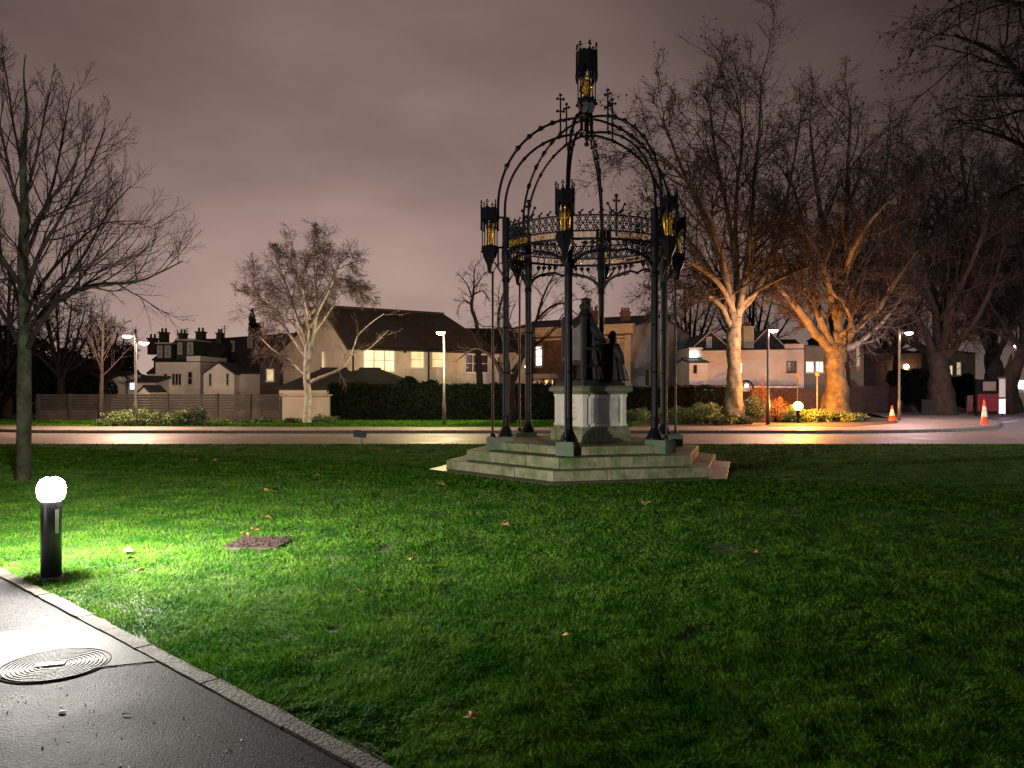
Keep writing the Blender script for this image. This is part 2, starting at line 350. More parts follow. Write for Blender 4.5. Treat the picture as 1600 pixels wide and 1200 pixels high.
mb.slab([(mc.x - .29, mc.y - .26, .004), (mc.x + .26, mc.y - .3, .004), (mc.x + .31, mc.y + .27, .004), (mc.x - .25, mc.y + .3, .004)], .02)
for i in range(420): mb.box((mc.x + random.uniform(-.28, .28), mc.y + random.uniform(-.27, .27), .012 + random.random() * .012), (random.uniform(.01, .035), random.uniform(.006, .014), .006), M=Matrix.Rotation(random.uniform(0, 6), 3, 'Z') @ Matrix.Rotation(random.uniform(-.5, .5), 3, 'X'))
tag(mb.build('bark_patch', mat('bark_chips', (.035, .018, .012), .85, 0, .4, 20, island=.6)), 'square patch of brown bark chips let into the lawn', 'bark mulch', kind='stuff')

# ---------------------------------------------------------------- fallen leaves
LEAF = mat('fallen_leaf', (.3, .15, .05), .8, 0, .35, 20)
lm = MB(); LP = []
for i in range(15):
    a = 2 * PI * i / 15; r_ = (.05 if i % 3 == 0 else (.03 if i % 3 == 1 else .036)); LP.append((r_ * math.cos(a), r_ * math.sin(a), .010 * math.sin(a * 2) + .012))
lm.add([(0, 0, .004)] + LP, [(0, 1 + i, 1 + (i + 1) % 15) for i in range(15)]); lm.tube([(0.045, 0, .012), (.08, .01, .01)], .0015, 4)
leaf0 = lm.build('fallen_leaf', LEAF); first = True
for px, py in ((414, 811), (397, 832), (383, 839), (200, 866), (206, 878), (219, 897), (592, 703), (623, 707), (305, 721), (334, 722), (355, 702), (418, 770), (500, 745), (645, 880), (880, 1000), (735, 1130), (790, 822), (1010, 790), (560, 930), (1180, 870), (690, 760)):
    g = G(px, py); o = leaf0 if first else leaf0.copy()
    if not first: C.objects.link(o)
    first = False; s_ = min(1.6, max(.8, g.y / 7)); o.scale = (s_, s_, s_); o.location = (g.x, g.y, .028); o.rotation_euler = (random.uniform(-.3, .3), random.uniform(-.3, .3), random.uniform(0, 6))
    tag(o, 'small dry brown leaf lying on the lawn', 'leaf', 'fallen leaves scattered on the lawn')

# ---------------------------------------------------------------- manhole cover
mg = Vector((-2.70, 4.73, -.012)); root = empty('manhole_cover', mg, 'round ribbed iron manhole cover set in the path near the lamp', 'manhole cover')
IRONG = mat('worn_iron', (.034, .033, .032), .6, 0, .3, 12, .3, 80, spec=.015)
mb = MB(); prof = [(.001, .012)]
for i in range(9):
    r0 = .075 + i * .0235; prof += [(r0, .0), (r0 + .001, .014), (r0 + .012, .014), (r0 + .013, .0)]
prof += [(.292, .014), (.298, .012), (.3, -.02)]
mb.lathe(prof, 72, cap=False); mb.build('cover_plate', IRONG, root)
mb = MB(); mb.box((-.03, .0, .0135), (.16, .07, .008), R(20)); mb.build('name_plate', IRONG, root)
mb = MB(); mb.lathe([(.3005, -.02), (.302, .004), (.308, .005), (.312, .0)], 72, cap=False); mb.build('rim', CRACK, root)
mb = MB(); mb.box((.33, .0, .009), (.07, .03, .004), R(-20)); mb.build('repair_mark', CRACK, root)

# ---------------------------------------------------------------- bollard lamp
bg_ = G(80, 905); root = empty('bollard_lamp', (bg_.x, bg_.y, 0), 'dark bollard lamp with glowing white head at the path edge', 'bollard light')
DARK = mat('bollard_paint', (.012, .012, .016), .4, .2, .2, 8)
mb = MB(); mb.lathe([(.08, -.02), (.08, .66), (.076, .67)], 40); mb.build('post', DARK, root, True)
mb = MB(); mb.lathe([(.092, -.02), (.092, .02), (.081, .03)], 40); mb.build('base_plate', DARK, root, True)
mb = MB(); mb.box((.0, -.0805, .5), (.03, .006, .2)); o = mb.build('highlight_strip', mat('painted_highlight', (.5, .5, .52), .4, .3), root); o.rotation_euler.z = R(62)  # pale strip stands in for light caught on the post's right side
LENS = mat('bollard_glow', (.9, .9, .88), .4, emit=(1.0, .93, .82), es=60)
tl = LENS.node_tree; eb = tl.nodes.new('ShaderNodeEmission'); eb.inputs[0].default_value = (1, .95, .86, 1); eb.inputs[1].default_value = 60; tb = tl.nodes.new('ShaderNodeBsdfTransparent'); ab = tl.nodes.new('ShaderNodeAddShader')
tl.links.new(eb.outputs[0], ab.inputs[0]); tl.links.new(tb.outputs[0], ab.inputs[1]); tl.links.new(ab.outputs[0], tl.nodes['Material Output'].inputs[0])
mb = MB(); mb.lathe([(.07, .67), (.092, .68), (.104, .705), (.112, .75), (.11, .79), (.097, .825), (.075, .85), (.045, .866), (.03, .87)], 40, cap=False); mb.build('lens', LENS, root, True)
mb = MB(); mb.lathe([(.031, .868), (.04, .87), (.038, .88), (.01, .884)], 40); mb.build('cap', DARK, root, True)

ld = bpy.data.lights.new('bollard_light', 'POINT'); ld.energy = 2900; ld.color = (1, .95, .86); ld.shadow_soft_size = .06; ld.use_nodes = True
lt = ld.node_tree; em = lt.nodes['Emission']; fo_ = lt.nodes.new('ShaderNodeLightFalloff'); fo_.inputs['Strength'].default_value = 1; fo_.inputs['Smooth'].default_value = .9; lt.links.new(fo_.outputs['Quadratic'], em.inputs['Strength'])
lo_ = bpy.data.objects.new('bollard_light', ld); C.objects.link(lo_); lo_.parent = root; lo_.location = (.0, 0, .76)
b2 = copy_tree(root); b2.location = (-13, -6, 0); b2['group'] = root['group'] = 'bollard lamps along the path'; b2['label'] = 'second bollard lamp added as unseen fill light behind the camera'  # unseen copy, added to soften the column shadow on the pedestal
# ---------------------------------------------------------------- stone steps
root = empty('stone_steps', (GC.x, GC.y, 0), 'mossy hexagonal stone steps beneath the black iron canopy', 'steps')
def hexprism(mb, r, z0, z1, bev=.02):
    pr = [(r, z0), (r, z1 - bev), (r - bev, z1)]
    vs = [(*(hexpt(q, k)), z) for q, z in pr for k in range(6)]
    n = 6; mb.add(vs, [(i * n + j, (i + 1) * n + j, (i + 1) * n + (j + 1) % n, i * n + (j + 1) % n) for i in range(2) for j in range(n)] + [tuple(12 + j for j in range(6))[::-1]])
org = (GC.x, GC.y, 0)
SLAB = mat('apron_stone', (.07, .058, .045), .5, 0, .35, 3, .2, 20)
mb = MB(org); hexprism(mb, 3.25, -.05, .012, .004); o = mb.build('apron', SLAB, root)
for i, (r_, z0, z1) in enumerate(((2.9, .0, .185), (2.5, .18, .375), (1.93, .37, .53))):
    # each tread is laid in blocks with thin joints
    mb = MB(org)
    for k in range(6):
        nb = (3, 3, 2)[i]
        for b in range(nb):
            p0 = hexpt(r_, k).lerp(hexpt(r_, k + 1), b / nb); p1 = hexpt(r_, k).lerp(hexpt(r_, k + 1), (b + 1) / nb); q0 = hexpt(r_ - .6, k).lerp(hexpt(r_ - .6, k + 1), b / nb); q1 = hexpt(r_ - .6, k).lerp(hexpt(r_ - .6, k + 1), (b + 1) / nb)
            g_ = (p1 - p0).normalized() * .007; p0 += g_; q0 += g_; p1 -= g_; q1 -= g_; z = z1 + random.uniform(-.003, .003)
            inn = (q0 - p0).normalized() * .014
            top = [(*(p0 + inn), z), (*(p1 + inn), z), (*q1, z), (*q0, z)]; mid = [(*p0, z - .014), (*p1, z - .014)]; bot = [(*p0, z0 - .02), (*p1, z0 - .02), (*q1, z0 - .02), (*q0, z0 - .02)]
            mb.add(top + mid + bot, [(0, 1, 2, 3)[::-1], (4, 5, 1, 0)[::-1], (6, 7, 5, 4)[::-1], (7, 8, 2, 1, 5)[::-1], (9, 6, 4, 0, 3)[::-1], (8, 9, 3, 2)[::-1]])
    mb.build('step', STONE, root)
mb = MB(org); hexprism(mb, 1.4, .3, .526, .004); mb.build('platform', STONE, root)
for k in range(6):
    a = TH0 + R(60) * k; p = hexpt(1.83, k); mb = MB(org)
    Mz = Matrix.Rotation(-a, 3, 'Z')   # local -y points outwards
    for (sx, sy, z0, z1) in ((.33, .47, .3, .6), (.29, .43, .6, .625)):
        mb.box((p.x, p.y, (z0 + z1) / 2), (sx, sy, z1 - z0), M=Mz)
    mb.build('column_plinth', STONE_T, root)

# ---------------------------------------------------------------- pedestal
PC = Vector((1.6, 16.4))
root = empty('pedestal', (PC.x, PC.y, .53), 'pale marble pedestal with moulded cornice carrying the bronze statue', 'pedestal')
porg = (PC.x, PC.y, .53); pa = -TH0 - R(45)
def sq(mb, h, z0, z1, h2=None):
    h2 = h2 or h; Mr = Matrix.Rotation(pa, 3, 'Z'); vs = [Mr @ Vector((a * q, b * q, z)) + Vector((PC.x, PC.y, 0)) for q, z in ((h, z0), (h2, z1)) for a, b in ((-1, -1), (1, -1), (1, 1), (-1, 1))]
    mb.add(vs, [(3, 2, 1, 0), (4, 5, 6, 7), (0, 1, 5, 4), (1, 2, 6, 5), (2, 3, 7, 6), (3, 0, 4, 7)])
mb = MB(porg); sq(mb, .585, .53, .76); sq(mb, .575, .76, .80, .545); sq(mb, .545, .8, .83, .53); mb.build('plinth_course', STONE, root)
mb = MB(porg); sq(mb, .50, .83, 1.47); mb.build('die', MARBLE, root)
for a_ in (-1, 1):
    for b_ in (-1, 1):
        mb = MB(porg); Mr = Matrix.Rotation(pa, 3, 'Z'); c_ = Mr @ Vector((a_ * .475, b_ * .475, 0))
        mb.box((PC.x + c_.x, PC.y + c_.y, 1.15), (.1, .1, .636), pa); mb.box((PC.x + c_.x * 1.03, PC.y + c_.y * 1.03, 1.15), (.045, .045, .634), pa)
        mb.box((PC.x + c_.x, PC.y + c_.y, .85), (.13, .13, .04), pa); mb.box((PC.x + c_.x, PC.y + c_.y, 1.445), (.13, .13, .05), pa); mb.build('pilaster', MARBLE, root)
mb = MB(porg); sq(mb, .525, 1.47, 1.51, .56); sq(mb, .56, 1.51, 1.53, .61); sq(mb, .61, 1.53, 1.60, .62); sq(mb, .60, 1.6, 1.64, .57); mb.build('cornice', mat('mossy_cornice', (.26, .25, .19), .8, 0, .35, 5, .3, 30, col2=(.1, .13, .045)), root)
# worn lines of carved lettering, too faint to read, on the face towards the path
fn = Vector((-math.sin(TH0 + R(45)), -math.cos(TH0 + R(45)), 0)); ft = Vector((-fn.y, fn.x, 0))
INS = mat('carved_lines', (.2, .19, .17), .8)
mb = MB(porg)
for z, wd in ((1.39, .18), (1.355, .34), (1.32, .42), (1.29, .4), (1.21, .5), (1.18, .44), (1.11, .42), (1.08, .2), (1.03, .3), (1.0, .5), (.97, .46), (.93, .16)):
    x = -wd / 2
    while x < wd / 2:
        l = random.uniform(.008, .018); q = Vector((PC.x, PC.y, z)) + fn * .5015 + ft * (x + l / 2)
        mb.box(q, (l, .004, random.uniform(.009, .014)), math.atan2(ft.y, ft.x)); x += l + random.uniform(.004, .014)
mb.build('inscription', INS, root)
fr = Vector((-math.sin(TH0 - R(45)), -math.cos(TH0 - R(45)), 0)); tt = Vector((-fr.y, fr.x, 0))
mb = MB(porg); mb.box(Vector((PC.x, PC.y, 1.15)) + fr * .505, (.68, .03, .5), math.atan2(tt.y, tt.x)); mb.build('panel', mat('stained_marble', (.42, .4, .36), .55, 0, .2, 4, .1), root)

# ---------------------------------------------------------------- bronze statue group
sroot = empty('bronze_statue', (PC.x, PC.y, 1.64), 'dark bronze group of an enthroned crowned figure with a seated attendant on the pedestal', 'statue')
so = Vector((PC.x, PC.y, 1.64)); FD = Vector((math.sin(TH0 + R(45)), math.cos(TH0 + R(45)), 0)); SD = Vector((-FD.y, FD.x, 0))   # sitter faces FD
def SP(f, s, z): return so + FD * f + SD * s + Vector((0, 0, z))
def skinfig(name, joints, edges, radii, m, parent, sub=2):
    me = bpy.data.meshes.new(name); me.from_pydata([tuple(Vector(j) - so) for j in joints], edges, []); me.materials.append(m)
    o = bpy.data.objects.new(name, me); C.objects.link(o); o.parent = parent
    o.modifiers.new('skin', 'SKIN'); me.skin_vertices or None
    if not me.skin_vertices:
        bpy.context.view_layer.objects.active = o
    sk = me.skin_vertices[0].data if me.skin_vertices else None
    if sk:
        for i, r_ in enumerate(radii): sk[i].radius = (r_, r_) if not hasattr(r_, '__len__') else r_
        sk[0].use_root = True
    s = o.modifiers.new('sub', 'SUBSURF'); s.levels = sub; s.render_levels = sub
    o.modifiers['skin'].use_smooth_shade = True
    return o
def drape(mb, base_c, top_c, rb, rt, zb, zt, pleats=13, seed=0, n=56, k=12, amp=.1, bulge=0):
    rg = random.Random(seed); ph = rg.uniform(0, 6); vs = []
    for i in range(k + 1):
        t = i / k; z = zb + (zt - zb) * t; c = base_c * (1 - t) + top_c * t
        for j in range(n):
            a = 2 * PI * j / n; am = amp * (1 - t) ** .7
            q = 1 + am * math.sin(pleats * a + ph + 1.2 * math.sin(3 * a)) + am * .5 * math.sin((pleats * 1.7) * a + 2)
            rx = (rb[0] * (1 - t) + rt[0] * t + bulge * math.sin(PI * t)) * q; ry = (rb[1] * (1 - t) + rt[1] * t + bulge * math.sin(PI * t)) * q
            vs.append(c + FD * (rx * math.cos(a)) + SD * (ry * math.sin(a)) + Vector((0, 0, z)))
    mb.add(vs, [(i * n + j, i * n + (j + 1) % n, (i + 1) * n + (j + 1) % n, (i + 1) * n + j) for i in range(k) for j in range(n)] + [tuple(range(n - 1, -1, -1)), tuple(k * n + j for j in range(n))])
mb = MB(so); Mf = Matrix.Rotation(math.atan2(FD.y, FD.x), 3, 'Z')
mb.box(SP(0, 0, .03), (1.0, 1.02, .06), M=Mf); mb.box(SP(0, 0, .085), (.94, .96, .05), M=Mf); mb.build('statue_base', BRONZE, sroot)
# throne: posts, back panel with curved top, seat box, arms
mb = MB(so)
for s_ in (-1, 1):
    mb.box(SP(-.40, s_ * .36, .72), (.085, .085, 1.22), M=Mf); mb.box(SP(-.40, s_ * .36, 1.34), (.11, .11, .04), M=Mf)
    mb.lathe([(.04, 0), (.055, .03), (.03, .05), (.01, .07)], 10, SP(-.40, s_ * .36, 1.36))
    mb.box(SP(.08, s_ * .36, .42), (.08, .08, .62), M=Mf); mb.box(SP(-.15, s_ * .36, .74), (.56, .09, .06), M=Mf); mb.box(SP(-.15, s_ * .36, .40), (.46, .03, .06), M=Mf)
    mb.ball(SP(.1, s_ * .36, .78), .06, 6)
mb.box(SP(-.15, 0, .48), (.5, .66, .08), M=Mf); mb.build('throne', BRONZE, sroot)
mb = MB(so); nb = 14
for i in range(nb):
    s0 = -.32 + .64 * i / nb; s1 = s0 + .64 / nb; u = ((s0 + s1) / 2) / .32
    zt = 1.16 + .12 * u * u + (.10 if abs(u) > .85 else 0)
    mb.box(SP(-.40, (s0 + s1) / 2, (.52 + zt) / 2), (.03, s1 - s0, zt - .52), M=Mf)
mb.box(SP(-.42, 0, .55), (.05, .64, .07), M=Mf)
mb.build('throne_back', BRONZE2, sroot)
# seated queen
J = [SP(-.16, 0, .66), SP(-.18, 0, .88), SP(-.19, 0, 1.12), SP(-.15, 0, 1.34), SP(-.13, 0, 1.46), SP(-.11, 0, 1.56),
     SP(-.17, -.2, 1.32), SP(-.05, -.31, 1.04), SP(.16, -.26, .92), SP(.24, -.24, .9),
     SP(-.17, .2, 1.32), SP(-.05, .31, 1.04), SP(.12, .26, .88), SP(.2, .24, .9),
     SP(.1, -.13, .66), SP(.28, -.14, .62), SP(.3, -.14, .25), SP(.4, -.14, .13),
     SP(.1, .13, .66), SP(.28, .14, .62), SP(.3, .14, .25), SP(.4, .14, .13)]
E = [(0, 1), (1, 2), (2, 3), (3, 4), (4, 5), (3, 6), (6, 7), (7, 8), (8, 9), (3, 10), (10, 11), (11, 12), (12, 13), (0, 14), (14, 15), (15, 16), (16, 17), (0, 18), (18, 19), (19, 20), (20, 21)]
RR = [.2, .18, .2, .16, .08, .065, .12, .09, .06, .05, .12, .09, .06, .05, .13, .11, .09, .06, .13, .11, .09, .06]
mb = MB(so)
def limb(mb, pts, rad, n=12):
    # smooth resample
    P_ = []; Rr = []
    for i in range(len(pts) - 1):
        p0 = pts[max(0, i - 1)]; p1 = pts[i]; p2 = pts[i + 1]; p3 = pts[min(len(pts) - 1, i + 2)]
        for s_ in range(4):
            t = s_ / 4; P_.append(.5 * ((2 * p1) + (p2 - p0) * t + (2 * p0 - 5 * p1 + 4 * p2 - p3) * t * t + (3 * p1 - p0 - 3 * p2 + p3) * t ** 3)); Rr.append(rad[i] * (1 - t) + rad[i + 1] * t)
    P_.append(pts[-1]); Rr.append(rad[-1]); mb.tube(P_, Rr, n)
def figure(name, J, E, RR, head_c, hr, crown, parent):
    me = bpy.data.meshes.new(name); me.from_pydata([tuple(p - so) for p in J], E, []); me.materials.append(BRONZE)
    o = bpy.data.objects.new(name, me); C.objects.link(o); o.parent = parent
    bpy.context.view_layer.objects.active = o
    o.modifiers.new('skin', 'SKIN')
    if not me.skin_vertices:
        for ob in bpy.context.selected_objects: ob.select_set(False)
        o.select_set(True)
    if me.skin_vertices:
        for i, r_ in enumerate(RR): me.skin_vertices[0].data[i].radius = (r_, r_)
        me.skin_vertices[0].data[0].use_root = True
    s = o.modifiers.new('sub', 'SUBSURF'); s.levels = 2; s.render_levels = 2
    bpy.context.view_layer.update()
    dg = bpy.context.evaluated_depsgraph_get(); ev = o.evaluated_get(dg); m2 = bpy.data.meshes.new_from_object(ev)
    vs = [v.co.copy() for v in m2.vertices]; fs = [tuple(p.vertices) for p in m2.polygons]
    o.modifiers.clear(); bpy.data.objects.remove(o)
    mb = MB(so); mb.add([v + so for v in vs], fs)
    # head with nose, chin and hair knot
    mb.ball(head_c, hr, 12, (.92, .86, 1.25)); mb.ball(head_c + FD * hr * .9 + Vector((0, 0, -.01)), hr * .2, 6, (1.2, .8, 1.6)); mb.ball(head_c + FD * hr * .55 + Vector((0, 0, -hr * .85)), hr * .42, 8)
    mb.ball(head_c - FD * hr * .75 + Vector((0, 0, -.01)), hr * .6, 8)
    for s_ in (-1, 1): mb.ball(head_c + SD * s_ * hr * .85, hr * .22, 6, (1, .6, 1.5))
    r = mb.build(name, BRONZE, parent, True)
    return r
hc_ = SP(-.1, 0, 1.62)
figure('seated_figure', J, E, RR, hc_, .115, True, sroot)
mb = MB(so); mb.lathe([(.095, .06), (.1, .09), (.1, .13), (.07, .17), (.02, .185)], 16, hc_)
for j in range(8): a = j * PI / 4; mb.ball(hc_ + Vector((.098 * math.cos(a), .098 * math.sin(a), .145)), .015, 5)
mb.build('crown', BRONZE, sroot, True)
mb = MB(so); drape(mb, SP(.16, 0, .0), SP(.04, 0, 0), (.42, .42), (.27, .3), .1, .86, 11, 1, amp=.12)
drape(mb, SP(-.1, 0, 0), SP(-.13, 0, 0), (.2, .31), (.07, .085), 1.22, 1.56, 7, 6, amp=.06, bulge=.02); drape(mb, SP(-.03, 0, .0), SP(-.09, 0, 0), (.36, .4), (.14, .22), .4, 1.36, 9, 5, amp=.12); mb.build('robe', BRONZE, sroot, True)
# attendant seated lower, towards the right
A0 = Vector((0, 0, 0)); ac = SP(.36, -.22, 0)
def AP(f, s, z): return ac + FD * f + SD * s + Vector((0, 0, z))
J2 = [AP(0, 0, .3), AP(-.02, 0, .5), AP(0, 0, .72), AP(.02, 0, .86), AP(.04, 0, .94), AP(0, -.19, .76), AP(.08, -.26, .52), AP(.22, -.12, .42), AP(0, .19, .76), AP(.08, .26, .52), AP(.22, .12, .42), AP(.22, -.1, .36), AP(.3, -.1, .14), AP(.22, .1, .36), AP(.3, .1, .14)]
E2 = [(0, 1), (1, 2), (2, 3), (3, 4), (2, 5), (5, 6), (6, 7), (2, 8), (8, 9), (9, 10), (0, 11), (11, 12), (0, 13), (13, 14)]
R2 = [.18, .17, .17, .09, .06, .11, .08, .055, .11, .08, .055, .1, .08, .1, .08]
figure('attendant_figure', J2, E2, R2, AP(.05, 0, 1.02), .09, False, sroot)
mb = MB(so); drape(mb, AP(.04, 0, 0), AP(0, 0, 0), (.32, .32), (.15, .2), .1, .86, 10, 3, amp=.12); mb.build('cloak', BRONZE, sroot, True)
mb = MB(so); drape(mb, SP(.1, .28, 0), SP(-.02, .24, 0), (.25, .2), (.1, .1), .1, .68, 9, 8, amp=.18); drape(mb, SP(-.3, .33, 0), SP(-.34, .36, 0), (.16, .12), (.05, .05), .1, .9, 8, 9, amp=.2)
drape(mb, SP(.18, -.1, 0), SP(.05, -.1, 0), (.3, .3), (.12, .16), .1, .95, 9, 12, amp=.16); mb.build('drapery', BRONZE, sroot, True)

# ---------------------------------------------------------------- iron canopy
croot = empty('memorial_canopy', (GC.x, GC.y, .6), 'tall black iron crown canopy with six columns and gilded niches over the statue', 'canopy')
co = Vector((GC.x, GC.y, .6))
def CP(r, a, z): return Vector((GC.x - r * math.sin(a), GC.y - r * math.cos(a), z))
def fleur(mb, p, s, tdir):
    mb.tube([p, p + Vector((0, 0, s))], .09 * s, 5); mb.ball(p + Vector((0, 0, s)), .2 * s, 5); mb.ball(p + Vector((0, 0, s * .62)) + tdir * s * .25, .16 * s, 5); mb.ball(p + Vector((0, 0, s * .62)) - tdir * s * .25, .16 * s, 5)
RC = 1.70; RING = 1.68
for k in range(6):
    a = TH0 + R(60) * k; tg = Vector((-math.cos(a), math.sin(a), 0)); rd = Vector((-math.sin(a), -math.cos(a), 0))
    # column with flared foot and rings
    mb = MB(co)
    prof = [(.165, .625), (.165, .65), (.12, .74), (.08, .82), (.07, .84), (.07, 1.0), (.077, 1.01), (.077, 1.03), (.064, 1.05), (.058, 3.7), (.085, 3.72), (.085, 3.76), (.07, 3.8), (.075, 4.0), (.095, 4.25), (.075, 4.5), (.075, 5.0)]
    c = CP(RC, a, 0); mb.lathe([(r_ * (1 + .0), z) for r_, z in prof], 12, c, a0=-a)
    for j in range(4):
        q = a + PI / 4 + j * PI / 2; d_ = Vector((math.cos(q), math.sin(q), 0)) * .05; mb.tube([c + d_ + Vector((0, 0, 1.05)), c + d_ + Vector((0, 0, 3.72))], .018, 6)
    for z_ in (1.9, 2.8): mb.lathe([(.06, z_ - .02), (.076, z_), (.06, z_ + .02)], 12, c)
    mb.build('column', IRON, croot)
    mb = MB(co)
    c2_ = CP(1.97, a, 0); mb.lathe([(.06, .625), (.055, .66), (.03, .70), (.024, .72), (.022, 3.86), (.032, 3.88), (.024, 3.92)], 8, c2_); mb.build('outer_shaft', IRON, croot)
    # niche: corbel, floor, colonnettes, hood, pins, gilt figure
    cn = CP(2.03, a, 0); nr = empty('niche', (0, 0, 0), None, None)
    nr.parent = croot; nr.location = cn + Vector((0, 0, 4.0)) - co
    no = cn + Vector((0, 0, 4.0))
    mb = MB(no); mb.lathe([(.022, 3.88), (.045, 3.95), (.06, 4.05), (.105, 4.14), (.14, 4.22), (.15, 4.3), (.165, 4.32), (.17, 4.38), (.16, 4.42)], 6, cn, a0=-a + PI / 6)
    for j in range(6): q = -a + PI / 6 + j * PI / 3; mb.ball(cn + Vector((math.cos(q) * .165, math.sin(q) * .165, 4.3)), .024, 5)
    mb.build('corbel', IRON, nr)
    mb = MB(no)
    for j in range(6):
        q = -a + PI / 6 + j * PI / 3; d_ = Vector((math.cos(q), math.sin(q), 0)) * .15; mb.tube([cn + d_ + Vector((0, 0, 4.4)), cn + d_ + Vector((0, 0, 4.95))], .012, 5)
    mb.build('colonnette', IRON, nr)
    mb = MB(no)
    for j in range(6):     # gabled, pointed-arch panels
        q0 = -a + PI / 6 + j * PI / 3; q1 = q0 + PI / 3; A_ = cn + Vector((math.cos(q0), math.sin(q0), 0)) * .17; B_ = cn + Vector((math.cos(q1), math.sin(q1), 0)) * .17; u = (B_ - A_); wl = u.length; u.normalize(); nn = Vector((u.y, -u.x, 0))
        M4 = Matrix(((u.x, 0, nn.x, A_.x), (u.y, 0, nn.y, A_.y), (0, 1, 0, 0), (0, 0, 0, 1)))
        ar = [(wl * .12, 4.8)] + [(wl * (.12 + .38 * t), 4.8 + .17 * (1 - (1 - t) ** 2) ** .6) for t in (.2, .45, .7, 1)] + [(wl * (.88 - .38 * t), 4.8 + .17 * (1 - (1 - t) ** 2) ** .6) for t in (.7, .45, .2)] + [(wl * .88, 4.8)]
        mb.prism([(0, 4.76), (.0, 5.2), (wl * .5, 5.14), (wl, 5.2), (wl, 4.76)] + ar[::-1], -.008, .008, M4)
        mb.tube([A_ + Vector((0, 0, 4.74)), A_ + Vector((0, 0, 5.24))], .018, 5); fleur(mb, A_ + Vector((0, 0, 5.22)), .09, u); mb.ball(A_ + Vector((0, 0, 4.75)), .026, 5)
        mb.tube([A_.lerp(B_, .5) + Vector((0, 0, 4.9)) - nn * -.012, A_.lerp(B_, .5) + Vector((0, 0, 5.17))], .008, 4)
    mb.lathe([(.16, 5.08), (.1, 5.16), (.01, 5.2)], 6, cn, a0=-a + PI / 6); mb.build('hood', IRON, nr)
    mb = MB(no)
    mb.lathe([(.06, 4.42), (.07, 4.45), (.062, 4.5), (.055, 4.6), (.06, 4.7), (.066, 4.78), (.05, 4.82), (.02, 4.835)], 14, cn, sx=1, sy=.8); mb.ball(cn + Vector((0, 0, 4.87)), .033, 8, (1, 1, 1.25))
    for s_ in (-1, 1):
        mb.tube([cn + tg * .06 * s_ + Vector((0, 0, 4.79)), cn + tg * .08 * s_ + rd * .02 + Vector((0, 0, 4.69)), cn + tg * .03 * s_ + rd * .06 + Vector((0, 0, 4.66))], [.02, .017, .012], 6)
        mb.tube([cn + tg * .075 * s_ - rd * .03 + Vector((0, 0, 4.46)), cn + tg * .1 * s_ - rd * .05 + Vector((0, 0, 4.75)), cn + tg * .04 * s_ - rd * .05 + Vector((0, 0, 4.9))], [.014, .024, .008], 6)
    mb.build('gilt_figure', GOLD, nr, True)
    # ties from column to niche
    mb = MB(co)
    mb.tube([CP(RC, a, 5.0), CP(1.95, a, 5.0)], .022, 6); mb.build('upper_tie', IRON, croot); mb = MB(co)
    mb.tube([CP(RC, a, 4.4), CP(1.95, a, 4.4)], .022, 6)
    mb.tube([CP(1.86, a, 4.0), CP(1.86, a, 4.4)], .02, 6)
    mb.tube([CP(RC, a, 3.75), CP(1.8, a, 3.9), CP(1.93, a, 4.1)], .02, 6); mb.tube([CP(1.97, a, 3.9), CP(1.88, a, 4.05), CP(1.78, a, 4.1)], .012, 6)
    mb.build('tie_bracket', IRON, croot)
    # double rib with knobs
    def up(t): r_ = 1.86 * math.cos(t); return CP(r_, a, 5.2 + 1.92 * math.sin(t))
    def lo(t): r_ = 1.72 * math.cos(t); return CP(r_, a, 5.15 + 1.64 * math.sin(t))
    mb = MB(co)
    T = [PI / 2 * i / 28 * .965 for i in range(29)]
    mb.tube([CP(1.86, a, 4.95)] + [up(t) for t in T], .026, 7); mb.tube([CP(1.72, a, 4.95)] + [lo(t) for t in T], .026, 7)
    for t in (.45, .68, .86, 1.02, 1.17):
        p = up(t); q = up(t + .02); d_ = (q - p).normalized(); mb.tube([p - d_ * .07, p - d_ * .03, p + d_ * .03, p + d_ * .07], [.026, .046, .046, .026], 7); nrm = Vector((rd.x * math.cos(t), rd.y * math.cos(t), math.sin(t))); mb.ball(p + nrm * .045, .022, 5)
    for t in (.7, 1.0, 1.22):
        p = lo(t); q = lo(t + .02); d_ = (q - p).normalized(); mb.tube([p - d_ * .05, p, p + d_ * .05], [.026, .042, .026], 7)
    mb.build('rib', IRON, croot)
    # standing cross finial on each rib
    mb = MB(co); rf = .56; zl = 5.15 + 1.64 * math.sin(math.acos(rf / 1.72)); p = CP(rf, a, zl); top = 7.5
    mb.tube([p, Vector((p.x, p.y, top))], .018, 6)
    for z_, s_ in ((top - .03, .065), (top - .28, .065)):
        for sg in (-1, 1): mb.ball(Vector((p.x, p.y, z_)) + rd * s_ * sg, .032, 5); 
        mb.tube([Vector((p.x, p.y, z_)) - rd * s_, Vector((p.x, p.y, z_)) + rd * s_], .014, 5)
    mb.ball(Vector((p.x, p.y, top + .05)), .036, 6); mb.ball(Vector((p.x, p.y, 5.2 + 1.92 * math.sin(math.acos(rf / 1.86)))), .045, 6)
    mb.build('cross_finial', IRON, croot)
